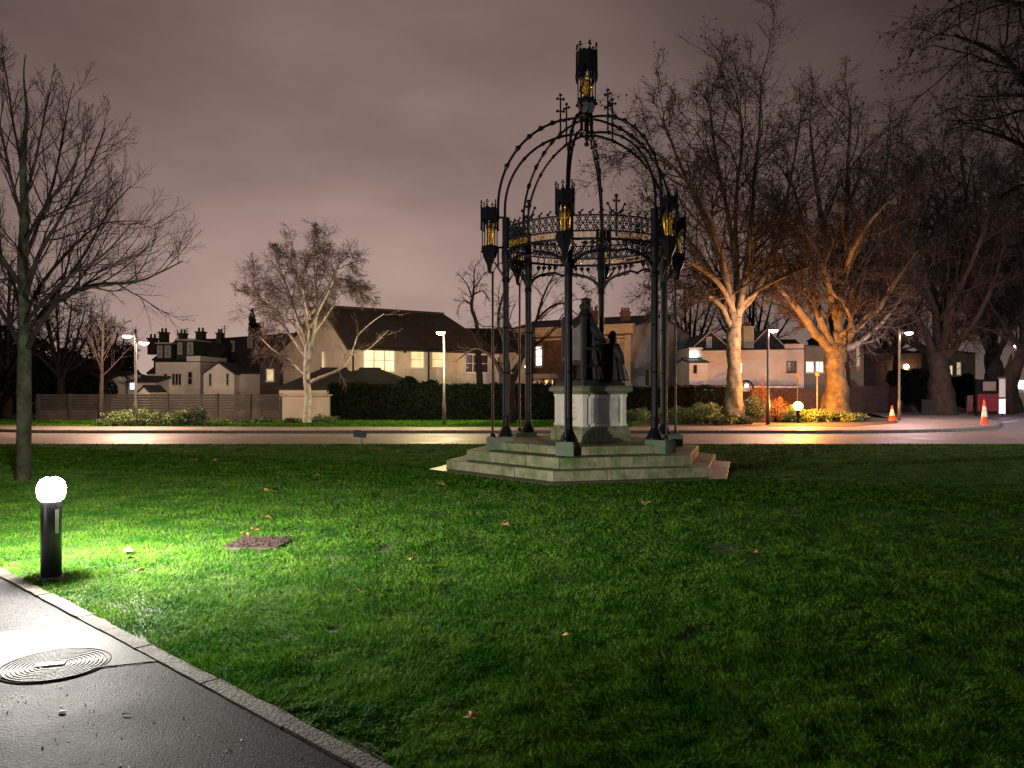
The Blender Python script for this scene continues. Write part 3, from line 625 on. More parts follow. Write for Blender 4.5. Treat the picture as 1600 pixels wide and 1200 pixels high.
# ring: rails, lattice, cresting
mb = MB(co)
def ringrail(mb, z, r_, n=96, rr=RING): mb.tube([CP(rr, 2 * PI * i / n, z) for i in range(n + 1)], r_, 5, False)
for z_, r_ in ((4.36, .018), (4.5, .016), (4.79, .016), (4.645, .008)): ringrail(mb, z_, r_)
mb.lathe([(RING + .03, 4.33), (RING + .035, 4.36), (RING - .03, 4.36), (RING - .03, 4.33), (RING + .03, 4.33)], 96, (GC.x, GC.y, 0), cap=False)
mb.build('ring_rail', IRON, croot)
for k in range(6):
    mb = MB(co); a0 = TH0 + R(60) * k + R(4); n_ = 11; st = R(52) / n_
    for i in range(n_):
        u0 = a0 + st * i; um = u0 + st / 2; u1 = u0 + st
        for (za, zb) in ((4.5, 4.645), (4.645, 4.79)):
            zm = (za + zb) / 2
            # quatrefoil-like scroll cell
            mb.tube([CP(RING, u0, za), CP(RING, um - st * .18, zm - .01), CP(RING, um, zb - .015)], .0125, 4, False); mb.tube([CP(RING, u1, za), CP(RING, um + st * .18, zm - .01), CP(RING, um, zb - .015)], .0125, 4, False)
            mb.tube([CP(RING, u0, zb), CP(RING, um - st * .2, zm + .02), CP(RING, um, za + .01)], .0125, 4, False); mb.tube([CP(RING, u1, zb), CP(RING, um + st * .2, zm + .02), CP(RING, um, za + .01)], .0125, 4, False)
            mb.tube([CP(RING, um + st * .16 * math.cos(x_ * PI / 4), zm + .03 * math.sin(x_ * PI / 4)) for x_ in range(9)], .008, 4, False)
    mb.build('lattice_panel', IRON, croot)
    mb = MB(co)
    for i in range(8):
        um = a0 + R(52) * (i + .5) / 8; tg = Vector((-math.cos(um), math.sin(um), 0)); p = CP(RING, um, 4.79)
        mb.tube([p, p + Vector((0, 0, .05)) + tg * .01, p + Vector((0, 0, .09)) - tg * .03], [.014, .02, .008], 5); mb.ball(p + Vector((0, 0, .09)) - tg * .035, .022, 5); mb.ball(p + Vector((0, 0, .045)) + tg * .035, .02, 5)
    mb.build('cresting', IRON, croot)
    # mid-bay standing finial on the ring with two leaves
    um = TH0 + R(60) * k + R(30); tg = Vector((-math.cos(um), math.sin(um), 0)); mb = MB(co); p = CP(RING, um, 4.4)
    mb.tube([p, p + Vector((0, 0, .72))], .02, 6); mb.ball(p + Vector((0, 0, .75)), .04, 6)
    for s_ in (-1, 1): mb.ball(p + Vector((0, 0, .66)) + tg * .05 * s_, .028, 5); mb.tube([p + Vector((0, 0, .4)), p + Vector((0, 0, .5)) + tg * .12 * s_, p + Vector((0, 0, .62)) + tg * .16 * s_], [.018, .02, .008], 5); mb.ball(p + Vector((0, 0, .6)) + tg * .17 * s_, .03, 5)
    mb.build('bay_finial', IRON, croot)
    # arched bracket with leaf scrolls beneath the ring, two half arches per bay
    for sgn, aa in ((1, TH0 + R(60) * k), (-1, TH0 + R(60) * (k + 1))):
        mb = MB(co); half = R(30)
        def BP(t, z, rr=1.69): return CP(rr, aa + sgn * half * t, z)
        mb.tube([BP(.04, 3.82), BP(.1, 3.93), BP(.2, 4.02), BP(.38, 4.10), BP(.6, 4.15), BP(.8, 4.18), BP(1.0, 4.12)], [.04, .04, .034, .03, .028, .026, .02], 6)
        for t, zt in ((.34, 4.27), (.5, 4.28), (.66, 4.29), (.82, 4.3)):
            t0 = t - .22; mb.tube([BP(t0, 4.0 + .12 * t), BP(t - .06, 4.13), BP(t, zt - .03)], [.019, .016, .014], 5)
            cc = BP(t - .015, zt - .01); mb.ball(cc, .046, 6, (1, 1, 1.15)); mb.tube([BP(t, zt - .04), BP(t + .05, zt), BP(t, zt + .04)], [.014, .018, .01], 5)
        mb.ball(BP(.98, 4.12), .035, 6); mb.build('arch_bracket', IRON, croot)
# gilt lettering between the two rails: letters as legible in the photo, blurred ones left as upright strokes
fc = bpy.data.curves.new('tmp', 'FONT')
glyphs = {}
def glyph(ch):
    if ch not in glyphs:
        cu = bpy.data.curves.new('g', 'FONT'); cu.body = ch; cu.size = .15; cu.extrude = .006; cu.offset = .0015; cu.align_x = 'CENTER'
        ob = bpy.data.objects.new('g', cu); C.objects.link(ob); bpy.context.view_layer.update()
        m_ = bpy.data.meshes.new_from_object(ob.evaluated_get(bpy.context.evaluated_depsgraph_get()))
        glyphs[ch] = ([v.co.copy() for v in m_.vertices], [tuple(p.vertices) for p in m_.polygons]); bpy.data.objects.remove(ob)
    return glyphs[ch]
for k, txt in enumerate(('OANCD OMNI', 'ET IN VITA', 'CVM OMNES', 'IN VIA LVX', 'OMNIPVLCV', 'II   OOLDV')):
    mb = MB(co); a0 = TH0 + R(60) * k + R(7); n_ = len(txt)
    for i, ch in enumerate(txt):
        if ch == ' ': continue
        # bays run right-to-left with increasing angle, so place the text reversed
        am = a0 + R(46) * (n_ - 1 - i + .5) / n_; tg = Vector((-math.cos(am), math.sin(am), 0)); rd = Vector((-math.sin(am), -math.cos(am), 0)); p = CP(RING + .01, am, 4.378)
        vs, fs = glyph(ch); mb.add([p - tg * v.x + Vector((0, 0, v.y)) + rd * v.z for v in vs], fs)
    mb.build('gilt_letters', GOLD, croot)
for k in range(6):
    mb = MB(co)
    for i in range(12):
        am = TH0 + R(60) * k + R(6) + R(48) * i / 11; mb.tube([CP(RING, am, 4.36), CP(RING, am, 4.5)], .004, 4)
    mb.build('gilt_bars', GOLD, croot)
# crown: hub, pendant and open tabernacle with gilt figure
mb = MB(co); cc = Vector((GC.x, GC.y, 0))
mb.lathe([(.04, 6.55), (.06, 6.58), (.03, 6.62), (.02, 6.64), (.04, 6.68), (.05, 6.76), (.03, 6.8), (.05, 6.84), (.05, 7.1), (.09, 7.14)], 10, cc)
for j in range(6):
    q = -TH0 + j * PI / 3 + PI / 6; d_ = Vector((math.cos(q), math.sin(q), 0)) * .12; mb.tube([cc + d_ + Vector((0, 0, 6.78)), cc + d_ + Vector((0, 0, 7.2))], .02, 5)
mb.lathe([(.14, 6.76), (.15, 6.78), (.15, 6.8), (.14, 6.82), (.14, 6.76)], 18, cc, cap=False); mb.lathe([(.14, 7.09), (.16, 7.12), (.14, 7.15), (.14, 7.09)], 18, cc, cap=False)
mb.build('hub', IRON, croot)
tr = bpy.data.objects.new('crown_tabernacle', None); C.objects.link(tr); tr.parent = croot; tr.location = cc + Vector((0, 0, 7.15)) - co; to = cc + Vector((0, 0, 7.15))
mb = MB(to); mb.lathe([(.1, 7.14), (.12, 7.22), (.16, 7.3), (.2, 7.4), (.205, 7.46), (.19, 7.5)], 6, cc, a0=-TH0)
for j in range(6): q = -TH0 + j * PI / 3; mb.ball(cc + Vector((math.cos(q) * .2, math.sin(q) * .2, 7.4)), .035, 5); mb.ball(cc + Vector((math.cos(q + .5) * .16, math.sin(q + .5) * .16, 7.5)), .04, 5)
mb.build('corbel', IRON, tr)
mb = MB(to)
for j in range(6):
    q0 = -TH0 + j * PI / 3; q1 = q0 + PI / 3; A_ = cc + Vector((math.cos(q0), math.sin(q0), 0)) * .2; B_ = cc + Vector((math.cos(q1), math.sin(q1), 0)) * .2; u = B_ - A_; wl = u.length; u.normalize(); nn = Vector((u.y, -u.x, 0))
    M4 = Matrix(((u.x, 0, nn.x, A_.x), (u.y, 0, nn.y, A_.y), (0, 1, 0, 0), (0, 0, 0, 1)))
    ar = [(wl * .2, 8.0)] + [(wl * (.2 + .3 * t), 8.0 + .2 * (1 - (1 - t) ** 2) ** .6) for t in (.25, .6, 1)] + [(wl * (.8 - .3 * t), 8.0 + .2 * (1 - (1 - t) ** 2) ** .6) for t in (.6, .25)] + [(wl * .8, 8.0)]
    mb.prism([(0, 7.98), (0, 8.52), (wl * .25, 8.47), (wl * .5, 8.5), (wl * .75, 8.47), (wl, 8.52), (wl, 7.98)] + ar[::-1], -.01, .01, M4)
    mb.lathe([(.008, 7.84), (.03, 7.9), (.035, 7.98), (.045, 8.0), (.03, 8.04), (.025, 8.5)], 6, A_); fleur(mb, A_ + Vector((0, 0, 8.5)), .13, u)
mb.lathe([(.19, 8.38), (.1, 8.46), (.01, 8.5)], 6, cc, a0=-TH0); mb.build('hood', IRON, tr)
mb = MB(to)
for j in range(6): q = -TH0 + j * PI / 3; d_ = Vector((math.cos(q), math.sin(q), 0)) * .18; mb.tube([cc + d_ + Vector((0, 0, 7.48)), cc + d_ + Vector((0, 0, 7.95))], .012, 5)
mb.build('colonnette', IRON, tr)
mb = MB(to); mb.lathe([(.07, 7.5), (.085, 7.54), (.07, 7.62), (.065, 7.74), (.075, 7.84), (.06, 7.9), (.02, 7.92)], 14, cc, sy=.8); mb.ball(cc + Vector((0, 0, 7.96)), .04, 8, (1, 1, 1.25))
for s_ in (-1, 1): mb.tube([cc + Vector((.07 * s_, 0, 7.86)), cc + Vector((.1 * s_, -.02, 7.76)), cc + Vector((.03 * s_, -.08, 7.74))], [.024, .02, .014], 6); mb.tube([cc + Vector((.06 * s_, .05, 7.55)), cc + Vector((.11 * s_, .06, 7.8)), cc + Vector((.05 * s_, .06, 7.98))], [.014, .03, .01], 6)
mb.build('gilt_figure', GOLD, tr, True)

# ---------------------------------------------------------------- trees
def norm(a): return a / (np.linalg.norm(a, axis=-1, keepdims=True) + 1e-9)
def tubes(P, Rr, sides):
    """P (n,k,3), Rr (n,k)"""
    n, k, _ = P.shape; T = np.empty_like(P); T[:, 1:-1] = P[:, 2:] - P[:, :-2]; T[:, 0] = P[:, 1] - P[:, 0]; T[:, -1] = P[:, -1] - P[:, -2]; T = norm(T)
    ref = np.where(np.abs(T[:, :1, 2:3]) > .9, np.array([1., 0, 0]), np.array([0, 0, 1.])); ref = np.broadcast_to(ref, T.shape)
    U = norm(np.cross(T, ref)); W = np.cross(T, U); a = np.arange(sides) * 2 * PI / sides
    V = P[:, :, None] + (U[:, :, None] * np.cos(a)[None, None, :, None] + W[:, :, None] * np.sin(a)[None, None, :, None]) * Rr[:, :, None, None]
    V = V.reshape(-1, 3); b = (np.arange(n) * k * sides)[:, None, None] + (np.arange(k - 1) * sides)[None, :, None]
    j = np.arange(sides)[None, None]; j1 = (j + 1) % sides
    Fq = np.stack([b + j, b + j1, b + sides + j1, b + sides + j], -1).reshape(-1, 4)
    return V, Fq
def sprout(P, Rr, rg, n, t0, t1, ang, angv, ln, lfall, rr, k, wob, up, minr=.0, plane=0):
    """children for every parent; ln = (base length factor, relative to parent length)"""
    m, kk, _ = P.shape; seg = np.linalg.norm(P[:, 1:] - P[:, :-1], axis=2).sum(1)
    t = t0 + (t1 - t0) * (np.arange(n)[None] + rg.random((m, n))) / n; f = t * (kk - 1); i = np.clip(f.astype(int), 0, kk - 2); fr = f - i; mi = np.arange(m)[:, None]
    base = P[mi, i] * (1 - fr)[..., None] + P[mi, i + 1] * fr[..., None]; d = norm(P[mi, i + 1] - P[mi, i]); r0 = Rr[mi, i] * (1 - fr) + Rr[mi, i + 1] * fr
    o = norm(np.cross(d, rg.normal(size=d.shape)))
    an = np.radians(rg.normal(ang, angv, (m, n)))[..., None]; dd = norm(d * np.cos(an) + o * np.sin(an))
    L_ = (seg[:, None] * ln * (1 - lfall * (t - t0) / (t1 - t0 + 1e-6)) * rg.uniform(.7, 1.25, (m, n)))
    Q = np.empty((m * n, k, 3)); Q[:, 0] = base.reshape(-1, 3); D = dd.reshape(-1, 3); st = (L_.reshape(-1) / (k - 1))[:, None]
    for s in range(1, k):
        D = norm(D + rg.normal(size=D.shape) * wob + np.array([0, 0, up])); Q[:, s] = Q[:, s - 1] + D * st
    rb = np.minimum(r0.reshape(-1) * .85, np.maximum(r0.reshape(-1) * rr, minr)); RQ = rb[:, None] * np.linspace(1, .35, k)[None]
    return Q, np.maximum(RQ, minr * .6)
def cr_resample(pts, n):
    pts = np.array(pts, float); k = len(pts); t = np.linspace(0, k - 1, n); i = np.clip(t.astype(int), 0, k - 2); f = (t - i)[:, None]
    p0 = pts[np.maximum(i - 1, 0)]; p1 = pts[i]; p2 = pts[i + 1]; p3 = pts[np.minimum(i + 2, k - 1)]
    return .5 * (2 * p1 + (p2 - p0) * f + (2 * p0 - 5 * p1 + 4 * p2 - p3) * f * f + (3 * p1 - p0 - 3 * p2 + p3) * f ** 3)
def lumpy(V, P, sides, rg, amp):
    n, k, _ = P.shape; Q = V.reshape(n, k, sides, 3); c = P[:, :, None]; d = Q - c; a = np.arange(sides) * 2 * PI / sides; t = np.arange(k)
    f = np.zeros((n, k, sides))
    for m_, fr in ((2, .35), (3, .6), (5, .9), (7, 1.7)):
        f += np.sin(m_ * a[None, None] + t[None, :, None] * fr * rg.uniform(.6, 1.4, (n, 1, 1)) + rg.uniform(0, 6.28, (n, 1, 1))) / (m_ ** .5)
    f += rg.normal(size=f.shape) * .35
    return (c + d * (1 + amp * f)[..., None]).reshape(-1, 3)
def tree(label, base, trunk, trad, limbs, levels, barkm, twigm, seed, group=None, name='bare_tree', leaves=0, lsize=.05, limb_mat=None, bare=0, knob=.06):
    """trunk/limbs: lists of world points (limbs: (points, r0, r1))"""
    rg = np.random.default_rng(seed); root = empty(name, base, label, 'tree', group); og = np.array(base)
    TP = cr_resample(trunk, 40)[None]; TR = np.interp(np.linspace(0, 1, 40), np.linspace(0, 1, len(trad)), trad)[None]
    TP[0, 1:-1] += np.sin(np.linspace(0, 14, 38))[:, None] * rg.normal(size=3) * TR[0, 1:-1, None] * .06
    V, Fq = tubes(TP, TR, 24); V = lumpy(V, TP, 24, rg, knob); np_mesh('trunk', V, [Fq], barkm, root, True, org=og)
    Vs, Fs, off = [], [], 0
    if limbs:
        LP = np.stack([cr_resample(l[0], 10) for l in limbs]); LR = np.stack([np.linspace(l[1], l[2], 10) for l in limbs])
        LPf = np.stack([cr_resample(l, 26) for l in LP]); LRf = np.stack([np.interp(np.linspace(0, 1, 26), np.linspace(0, 1, 10), l) for l in LR]); LPf[:, 1:] += rg.normal(size=LPf[:, 1:].shape) * LRf[:, 1:, None] * .12
        V, Fq = tubes(LPf, LRf, 10); V = lumpy(V, LPf, 10, rg, knob); np_mesh('limbs', V, [Fq], limb_mat or barkm, root, True, org=og)
        P, Rr = LP[bare:], LR[bare:]
    else: P, Rr = TP, TR
    if limbs and levels and levels[0].get('trunk'):
        pass
    tips = None
    if bare:
        Q_, RQ_ = sprout(LP[:bare], LR[:bare], rg, 7, .3, 1, 48, 14, .3, .3, .4, 6, .16, .03, .009); V, Fq = tubes(Q_, RQ_, 4); Vs.append(V); Fs.append(Fq + off); off += len(V)
        Q_, RQ_ = sprout(Q_, RQ_, rg, 5, .2, 1, 45, 14, .5, .3, .6, 5, .18, -.02, .007); V, Fq = tubes(Q_, RQ_, 3); Vs.append(V); Fs.append(Fq + off); off += len(V)
    for li, lv in enumerate(levels):
        P, Rr = sprout(P, Rr, rg, *[lv[q] for q in ('n', 't0', 't1', 'ang', 'angv', 'ln', 'lf', 'rr', 'k', 'wob', 'up')], lv['minr'])
        V, Fq = tubes(P, Rr, (6, 4, 3, 3, 3)[min(li, 4)]); Vs.append(V); Fs.append(Fq + off); off += len(V); tips = P
    np_mesh('crown', np.concatenate(Vs), [np.concatenate(Fs)], twigm, root, org=og)
    if leaves:
        q = tips.reshape(-1, 3); q = q[rg.integers(0, len(q), leaves)] + rg.normal(size=(leaves, 3)) * .03
        leaf_cloud(q, lsize, SEED, 'dry_leaves', root, og)
    return root
def lv(n, t0, t1, ang, angv, ln, lf, rr, k, wob, up, minr): return dict(n=n, t0=t0, t1=t1, ang=ang, angv=angv, ln=ln, lf=lf, rr=rr, k=k, wob=wob, up=up, minr=minr)

# near tree at the left
Y = 13.9; b = (PX(36, Y), Y, -.02)
def q(px, py, dy=0, Y=Y): return P3(px, py, Y + dy)
trunk = [b, q(37, 650), q(38, 590), q(38, 540), q(37, 470), q(36, 400), q(38, 330), q(36, 250), q(42, 180), q(37, 120), q(40, 85)]
trad = [.125, .112, .105, .1, .08, .085, .07, .05, .03, .015, .008]
limbs = [([q(42, 545), q(90, 470, -.5), q(150, 445, -.9), q(215, 440, -1.2), q(285, 408, -1.5)], .05, .008),
         ([q(42, 520), q(80, 470, .5), q(130, 400, 1.0), q(170, 330, 1.5), q(205, 290, 1.8)], .045, .008),
         ([q(33, 545), q(10, 500, .3), q(-25, 460, .5), q(-80, 410, .8), q(-150, 370, 1)], .05, .008),
         ([q(36, 470), q(60, 400, -.4), q(95, 340, -.8), q(135, 270, -1.2), q(165, 200, -1.4)], .045, .007),
         ([q(36, 450), q(0, 400, -.6), q(-50, 330, -1), q(-100, 260, -1.4)], .045, .007),
         ([q(37, 410), q(60, 350, .6), q(85, 280, 1.1), q(100, 200, 1.5), q(112, 140, 1.7)], .04, .006),
         ([q(37, 350), q(20, 290, -.3), q(5, 220, -.5), q(-10, 150, -.7), q(-15, 100, -.8)], .035, .006),
         ([q(37, 320), q(55, 250, -.3), q(70, 180, -.5), q(80, 130, -.6)], .03, .005),
         ([q(38, 490), q(75, 430, .9), q(120, 380, 1.8), q(160, 350, 2.6), q(215, 345, 3.2)], .04, .007),
         ([q(36, 500), q(20, 440, 1), q(-10, 370, 1.8), q(-40, 300, 2.4)], .04, .007),
         ([q(38, 505), q(70, 470, -1), q(110, 430, -2), q(160, 400, -2.6), q(205, 350, -3)], .04, .007),
         ([q(38, 380), q(72, 320, -1), q(110, 270, -1.8), q(135, 200, -2.2)], .035, .006),
         ([q(38, 280), q(22, 200), q(12, 130), q(5, 90)], .025, .005)]
tree('tall bare young tree with green lit trunk behind the bollard lamp', b, trunk, trad, limbs,
     [lv(13, .1, .97, 34, 9, .38, .5, .5, 7, .09, .10, .006), lv(8, .15, .98, 32, 11, .46, .4, .55, 6, .11, .07, .0042), lv(4, .2, .95, 36, 14, .55, .3, .6, 5, .13, .04, .003)], BARKG, TWIG, 3, limb_mat=BARK)
# slim sapling by the left lamp
Y = 33.2; b = (PX(157, Y), Y, 0)
tree('slim bare sapling standing left of the leftmost street lamp', b, [b, P3(158, 600, Y), P3(160, 540, Y), P3(160, 475, Y)], [.12, .08, .05, .012], None,
     [lv(22, .38, .98, 40, 9, .34, .6, .4, 5, .08, .08, .012), lv(6, .2, .95, 38, 10, .4, .4, .5, 4, .1, .05, .008)], BARK, TWIG, 5)
# silver birch, drooping twigs
Y = 34.6; b = (PX(480, Y), Y, 0)
def q(px, py, dy=0, Y=Y): return P3(px, py, Y + dy)
q0_ = q
limbs = [([q(480, 600), q(500, 590, -.2), q(530, 577, -.5), q(548, 555, -.6), q(562, 520, -.7), q(600, 490, -.8)], .085, .012),
         ([q(548, 555, -.6), q(575, 545, -.6), q(590, 532, -.8), q(607, 516, -1)], .045, .008),
         ([q(480, 570), q(487, 530), q(495, 480, .3), q(492, 430, .5), q(490, 385, .6)], .12, .02),
         ([q(478, 540), q(465, 515, -.3), q(440, 490, -.6), q(410, 470, -.8), q(375, 455, -1)], .09, .015),
         ([q(482, 530), q(505, 500, .5), q(530, 465, .9), q(555, 440, 1.2)], .08, .015),
         ([q(478, 530), q(462, 490, .5), q(445, 440, 1), q(430, 400, 1.2)], .09, .015),
         ([q(481, 520), q(475, 470, -.8), q(465, 420, -1.4), q(455, 390, -1.6)], .08, .015),
         ([q(484, 510), q(510, 460, -.8), q(530, 415, -1.2), q(545, 400, -1.4)], .08, .015),
         ([q(476, 585), q(455, 565, .4), q(425, 545, .6), q(405, 525, .9)], .07, .014),
         ([q(480, 560), q(450, 520, 1), q(415, 480, 1.8), q(385, 430, 2)], .08, .014),
         ([q(486, 490), q(520, 440, 1), q(550, 440, 1.6), q(575, 460, 2)], .06, .014),
         ([q(484, 500), q(470, 450, 0), q(485, 400, -.2), q(500, 375, -.3)], .07, .014)]
tree('pale barked birch with a wide drooping bare crown before the cream house', b, [b, q(481, 630), q(480, 600), q(479, 560), q(481, 520)], [.2, .15, .145, .13, .1], limbs,
     [lv(11, .25, .95, 42, 14, .32, .3, .45, 7, .17, .03, .013), lv(10, .2, 1, 44, 16, .52, .3, .5, 6, .22, -.04, .009), lv(12, .15, 1, 40, 18, .6, .2, .6, 6, .2, -.09, .0075)], BARKB, TWIGB, 8, name='birch_tree', bare=2, knob=.04)
# smaller trees behind the canopy
Y = 43; 
def q(px, py, dy=0, Y=Y): return P3(px, py, Y + dy)
b = (PX(752, Y), Y, 0)
tree('small crooked bare tree rising behind the cream house roof', b, [b, q(748, 570), q(745, 510), q(737, 480), q(740, 455), q(741, 420)], [.2, .16, .11, .09, .06, .015],
     [([q(738, 480), q(728, 470, .5), q(715, 480, .6)], .05, .01), ([q(740, 460), q(755, 455, -.4), q(765, 470, -.5)], .05, .01), ([q(739, 470), q(730, 445, .4), q(722, 435, .5)], .05, .01), ([q(741, 450), q(752, 435), q(757, 425)], .04, .01), ([q(741, 450), q(741, 430), q(743, 412)], .04, .01)],
     [lv(7, .1, 1, 50, 12, .55, .3, .5, 5, .15, .0, .014), lv(6, .2, 1, 45, 12, .5, .3, .6, 4, .15, .0, .011)], BARK, TWIG, 12)
Y = 34.5; b = (PX(797, Y), Y, 0)
def q(px, py, dy=0, Y=Y): return P3(px, py, Y + dy)
limbs = [([q(797, 610), q(785, 585), q(770, 560, .3), q(745, 545, .4), q(718, 560, .5)], .13, .03),
         ([q(800, 600), q(812, 570, .3), q(812, 540, .4), q(800, 515, .4), q(785, 480, .5)], .12, .03),
         ([q(802, 590), q(820, 550, -.3), q(838, 500, -.5), q(850, 460, -.7), q(865, 430, -.8)], .11, .02),
         ([q(795, 590), q(790, 540, .6), q(778, 500, 1), q(790, 450, 1.4), q(805, 425, 1.5)], .11, .02),
         ([q(800, 580), q(830, 545, .8), q(860, 520, 1), q(880, 490, 1)], .08, .02),
         ([q(838, 500, -.5), q(860, 480, -.4), q(880, 475, -.4), q(900, 490, -.2)], .06, .015)]
tree('spreading bare tree standing behind the left columns of the canopy', b, [b, q(799, 640), q(797, 610), q(797, 585)], [.28, .23, .2, .15], limbs,
     [lv(7, .25, 1, 45, 14, .4, .3, .45, 6, .18, .03, .014), lv(6, .2, 1, 45, 14, .5, .3, .5, 5, .18, 0, .009), lv(4, .2, 1, 45, 14, .5, .3, .6, 4, .16, -.05, .007)], BARK, TWIG, 15, bare=1)
# plane trees on the right
def plane(label, bx, by, trunk, trad, limbs, seed, Yd, n2=8, n3=6, leaves=2200, n1=9, ls=.055, tw=1.0):
    b = (PX(bx, Yd), Yd, 0)
    return tree(label, b, [b] + [P3(x, y, Yd) for x, y in trunk], trad, [([P3(x, y if y > 480 else 480 - (480 - y) * .82, Yd + d) for x, y, d in l], r0, r1) for l, r0, r1 in limbs],
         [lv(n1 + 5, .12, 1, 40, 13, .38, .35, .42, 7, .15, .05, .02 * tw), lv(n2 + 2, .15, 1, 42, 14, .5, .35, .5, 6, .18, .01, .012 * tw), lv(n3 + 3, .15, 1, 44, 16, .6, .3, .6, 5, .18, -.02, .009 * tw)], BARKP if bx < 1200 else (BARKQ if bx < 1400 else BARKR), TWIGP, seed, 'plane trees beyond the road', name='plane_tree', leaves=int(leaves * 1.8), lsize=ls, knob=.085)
plane('tall bare plane tree with a straight lit trunk nearest the canopy', 1147, 658, [(1147, 620), (1147, 570), (1146, 530), (1150, 495)], [.5, .36, .3, .3, .24],
      [([(1143, 515, 0), (1128, 480, -.3), (1100, 455, -.8), (1060, 445, -1.3), (1020, 470, -1.8)], .14, .03), ([(1140, 510, 0), (1125, 470, .6), (1105, 400, 1.2), (1060, 330, 1.8), (1010, 270, 2.2)], .17, .03),
       ([(1146, 500, 0), (1135, 430, -.5), (1110, 340, -1), (1070, 230, -1.6), (1035, 120, -2)], .18, .03), ([(1150, 500, 0), (1150, 420, .4), (1140, 320, .8), (1120, 200, 1), (1105, 60, 1)], .18, .03),
       ([(1152, 495, 0), (1165, 420, -.5), (1175, 300, -.8), (1185, 180, -1), (1190, 40, -1)], .19, .03), ([(1154, 490, 0), (1190, 430, .6), (1215, 340, 1.2), (1235, 240, 1.5), (1250, 130, 1.6)], .17, .03),
       ([(1152, 480, 0), (1195, 440, -1), (1230, 420, -1.8), (1270, 400, -2.2)], .12, .03), ([(1148, 490, 0), (1120, 430, -1.5), (1070, 390, -2.5), (1020, 380, -3.2), (960, 400, -3.5)], .13, .025),
       ([(1146, 470, 0), (1105, 300, -2), (1040, 200, -2.6), (985, 170, -2.8)], .13, .03), ([(1152, 440, 0), (1150, 280, 2), (1160, 160, 3), (1150, 70, 3)], .13, .03)], 21, 35.4, leaves=3500, tw=1.05)
plane('broad plane tree lit orange, its thick trunk forking low by the amber light', 1306, 656, [(1306, 610), (1304, 570), (1306, 545), (1306, 525)], [.7, .52, .45, .45, .38],
      [([(1300, 550, 0), (1270, 515, -.6), (1245, 480, -1.2), (1222, 450, -1.8), (1190, 400, -2)], .26, .05), ([(1302, 545, 0), (1282, 500, -.6), (1270, 440, -.8), (1262, 360, -.8), (1235, 230, -.6)], .25, .04),
       ([(1306, 535, 0), (1300, 470, .5), (1290, 360, 1), (1275, 240, 1.3), (1265, 130, 1.5)], .25, .04), ([(1308, 535, 0), (1315, 460, -.4), (1322, 350, -.6), (1325, 220, -.6), (1330, 100, -.6)], .25, .04),
       ([(1312, 545, 0), (1340, 510, -.8), (1372, 480, -1.5), (1400, 430, -2), (1435, 370, -2.2)], .22, .04), ([(1312, 540, 0), (1335, 480, .8), (1355, 380, 1.4), (1375, 270, 1.8), (1390, 170, 2)], .22, .04),
       ([(1302, 530, 0), (1330, 510, -1), (1318, 470, -1.6), (1300, 450, -1.8), (1295, 400, -2)], .14, .04), ([(1310, 550, 0), (1350, 530, 1.5), (1390, 490, 2.5), (1420, 440, 3)], .18, .04),
       ([(1306, 500, 0), (1290, 420, -2), (1260, 340, -3.5), (1210, 300, -4)], .16, .04), ([(1308, 480, 0), (1330, 380, -2), (1370, 300, -3.5), (1420, 250, -4)], .16, .04)], 22, 38, n2=8, n3=6, leaves=2500, tw=1.1)
plane('dark plane tree with a forked trunk right of the purple street lamp', 1470, 645, [(1470, 610), (1468, 580), (1466, 560), (1466, 545)], [.85, .62, .55, .52, .45],
      [([(1462, 560, 0), (1445, 520, -.6), (1420, 480, -1.2), (1400, 430, -1.6), (1390, 350, -2)], .28, .05), ([(1466, 555, 0), (1462, 480, .4), (1450, 380, .8), (1440, 270, 1), (1440, 190, 1)], .28, .05),
       ([(1470, 555, 0), (1485, 500, -.5), (1500, 420, -.8), (1510, 300, -1), (1500, 180, -1)], .28, .05), ([(1474, 565, 0), (1500, 530, -1), (1525, 500, -1.8), (1550, 440, -2.4), (1570, 360, -3)], .24, .05),
       ([(1464, 560, 0), (1430, 540, 1.4), (1400, 520, 2.4), (1375, 470, 3)], .2, .05), ([(1468, 530, 0), (1475, 450, 2), (1480, 340, 3), (1475, 240, 3.5)], .2, .05),
       ([(1468, 500, 0), (1440, 420, -2), (1420, 330, -3.5), (1410, 250, -4)], .18, .05), ([(1470, 500, 0), (1510, 420, -2), (1540, 320, -3), (1560, 230, -3.5)], .18, .05)], 23, 45, n2=8, n3=6, leaves=2200, tw=1.5)
plane('distant dark plane tree behind the red notice board', 1553, 642, [(1553, 600), (1552, 570), (1550, 540)], [.7, .55, .48, .4],
      [([(1550, 560, 0), (1530, 510, 0), (1515, 450, .5), (1500, 370, 1)], .24, .05), ([(1551, 550, 0), (1555, 470, .8), (1550, 380, 1.2), (1545, 280, 1.5)], .24, .05),
       ([(1554, 560, 0), (1580, 510, -.5), (1600, 450, -1), (1615, 370, -1.5)], .24, .05), ([(1551, 540, 0), (1575, 450, 1), (1590, 350, 2), (1600, 270, 2)], .2, .05), ([(1550, 545, 0), (1530, 480, -2), (1520, 400, -3), (1525, 320, -4)], .2, .05)], 24, 52, n2=8, n3=6, leaves=1800, tw=1.8)
plane('plane tree leaning at the right edge behind the last lamp', 1585, 640, [(1578, 600), (1590, 560), (1605, 530)], [.5, .42, .4, .35],
      [([(1600, 540, 0), (1595, 480, .4), (1580, 420, .8), (1570, 330, 1)], .22, .05), ([(1605, 535, 0), (1620, 470, 0), (1640, 380, 0), (1650, 280, 0)], .24, .05), ([(1598, 550, 0), (1570, 510, -1), (1550, 480, -1.5), (1530, 440, -2)], .16, .05)], 25, 47, n2=8, n3=5, leaves=1200, tw=1.6)
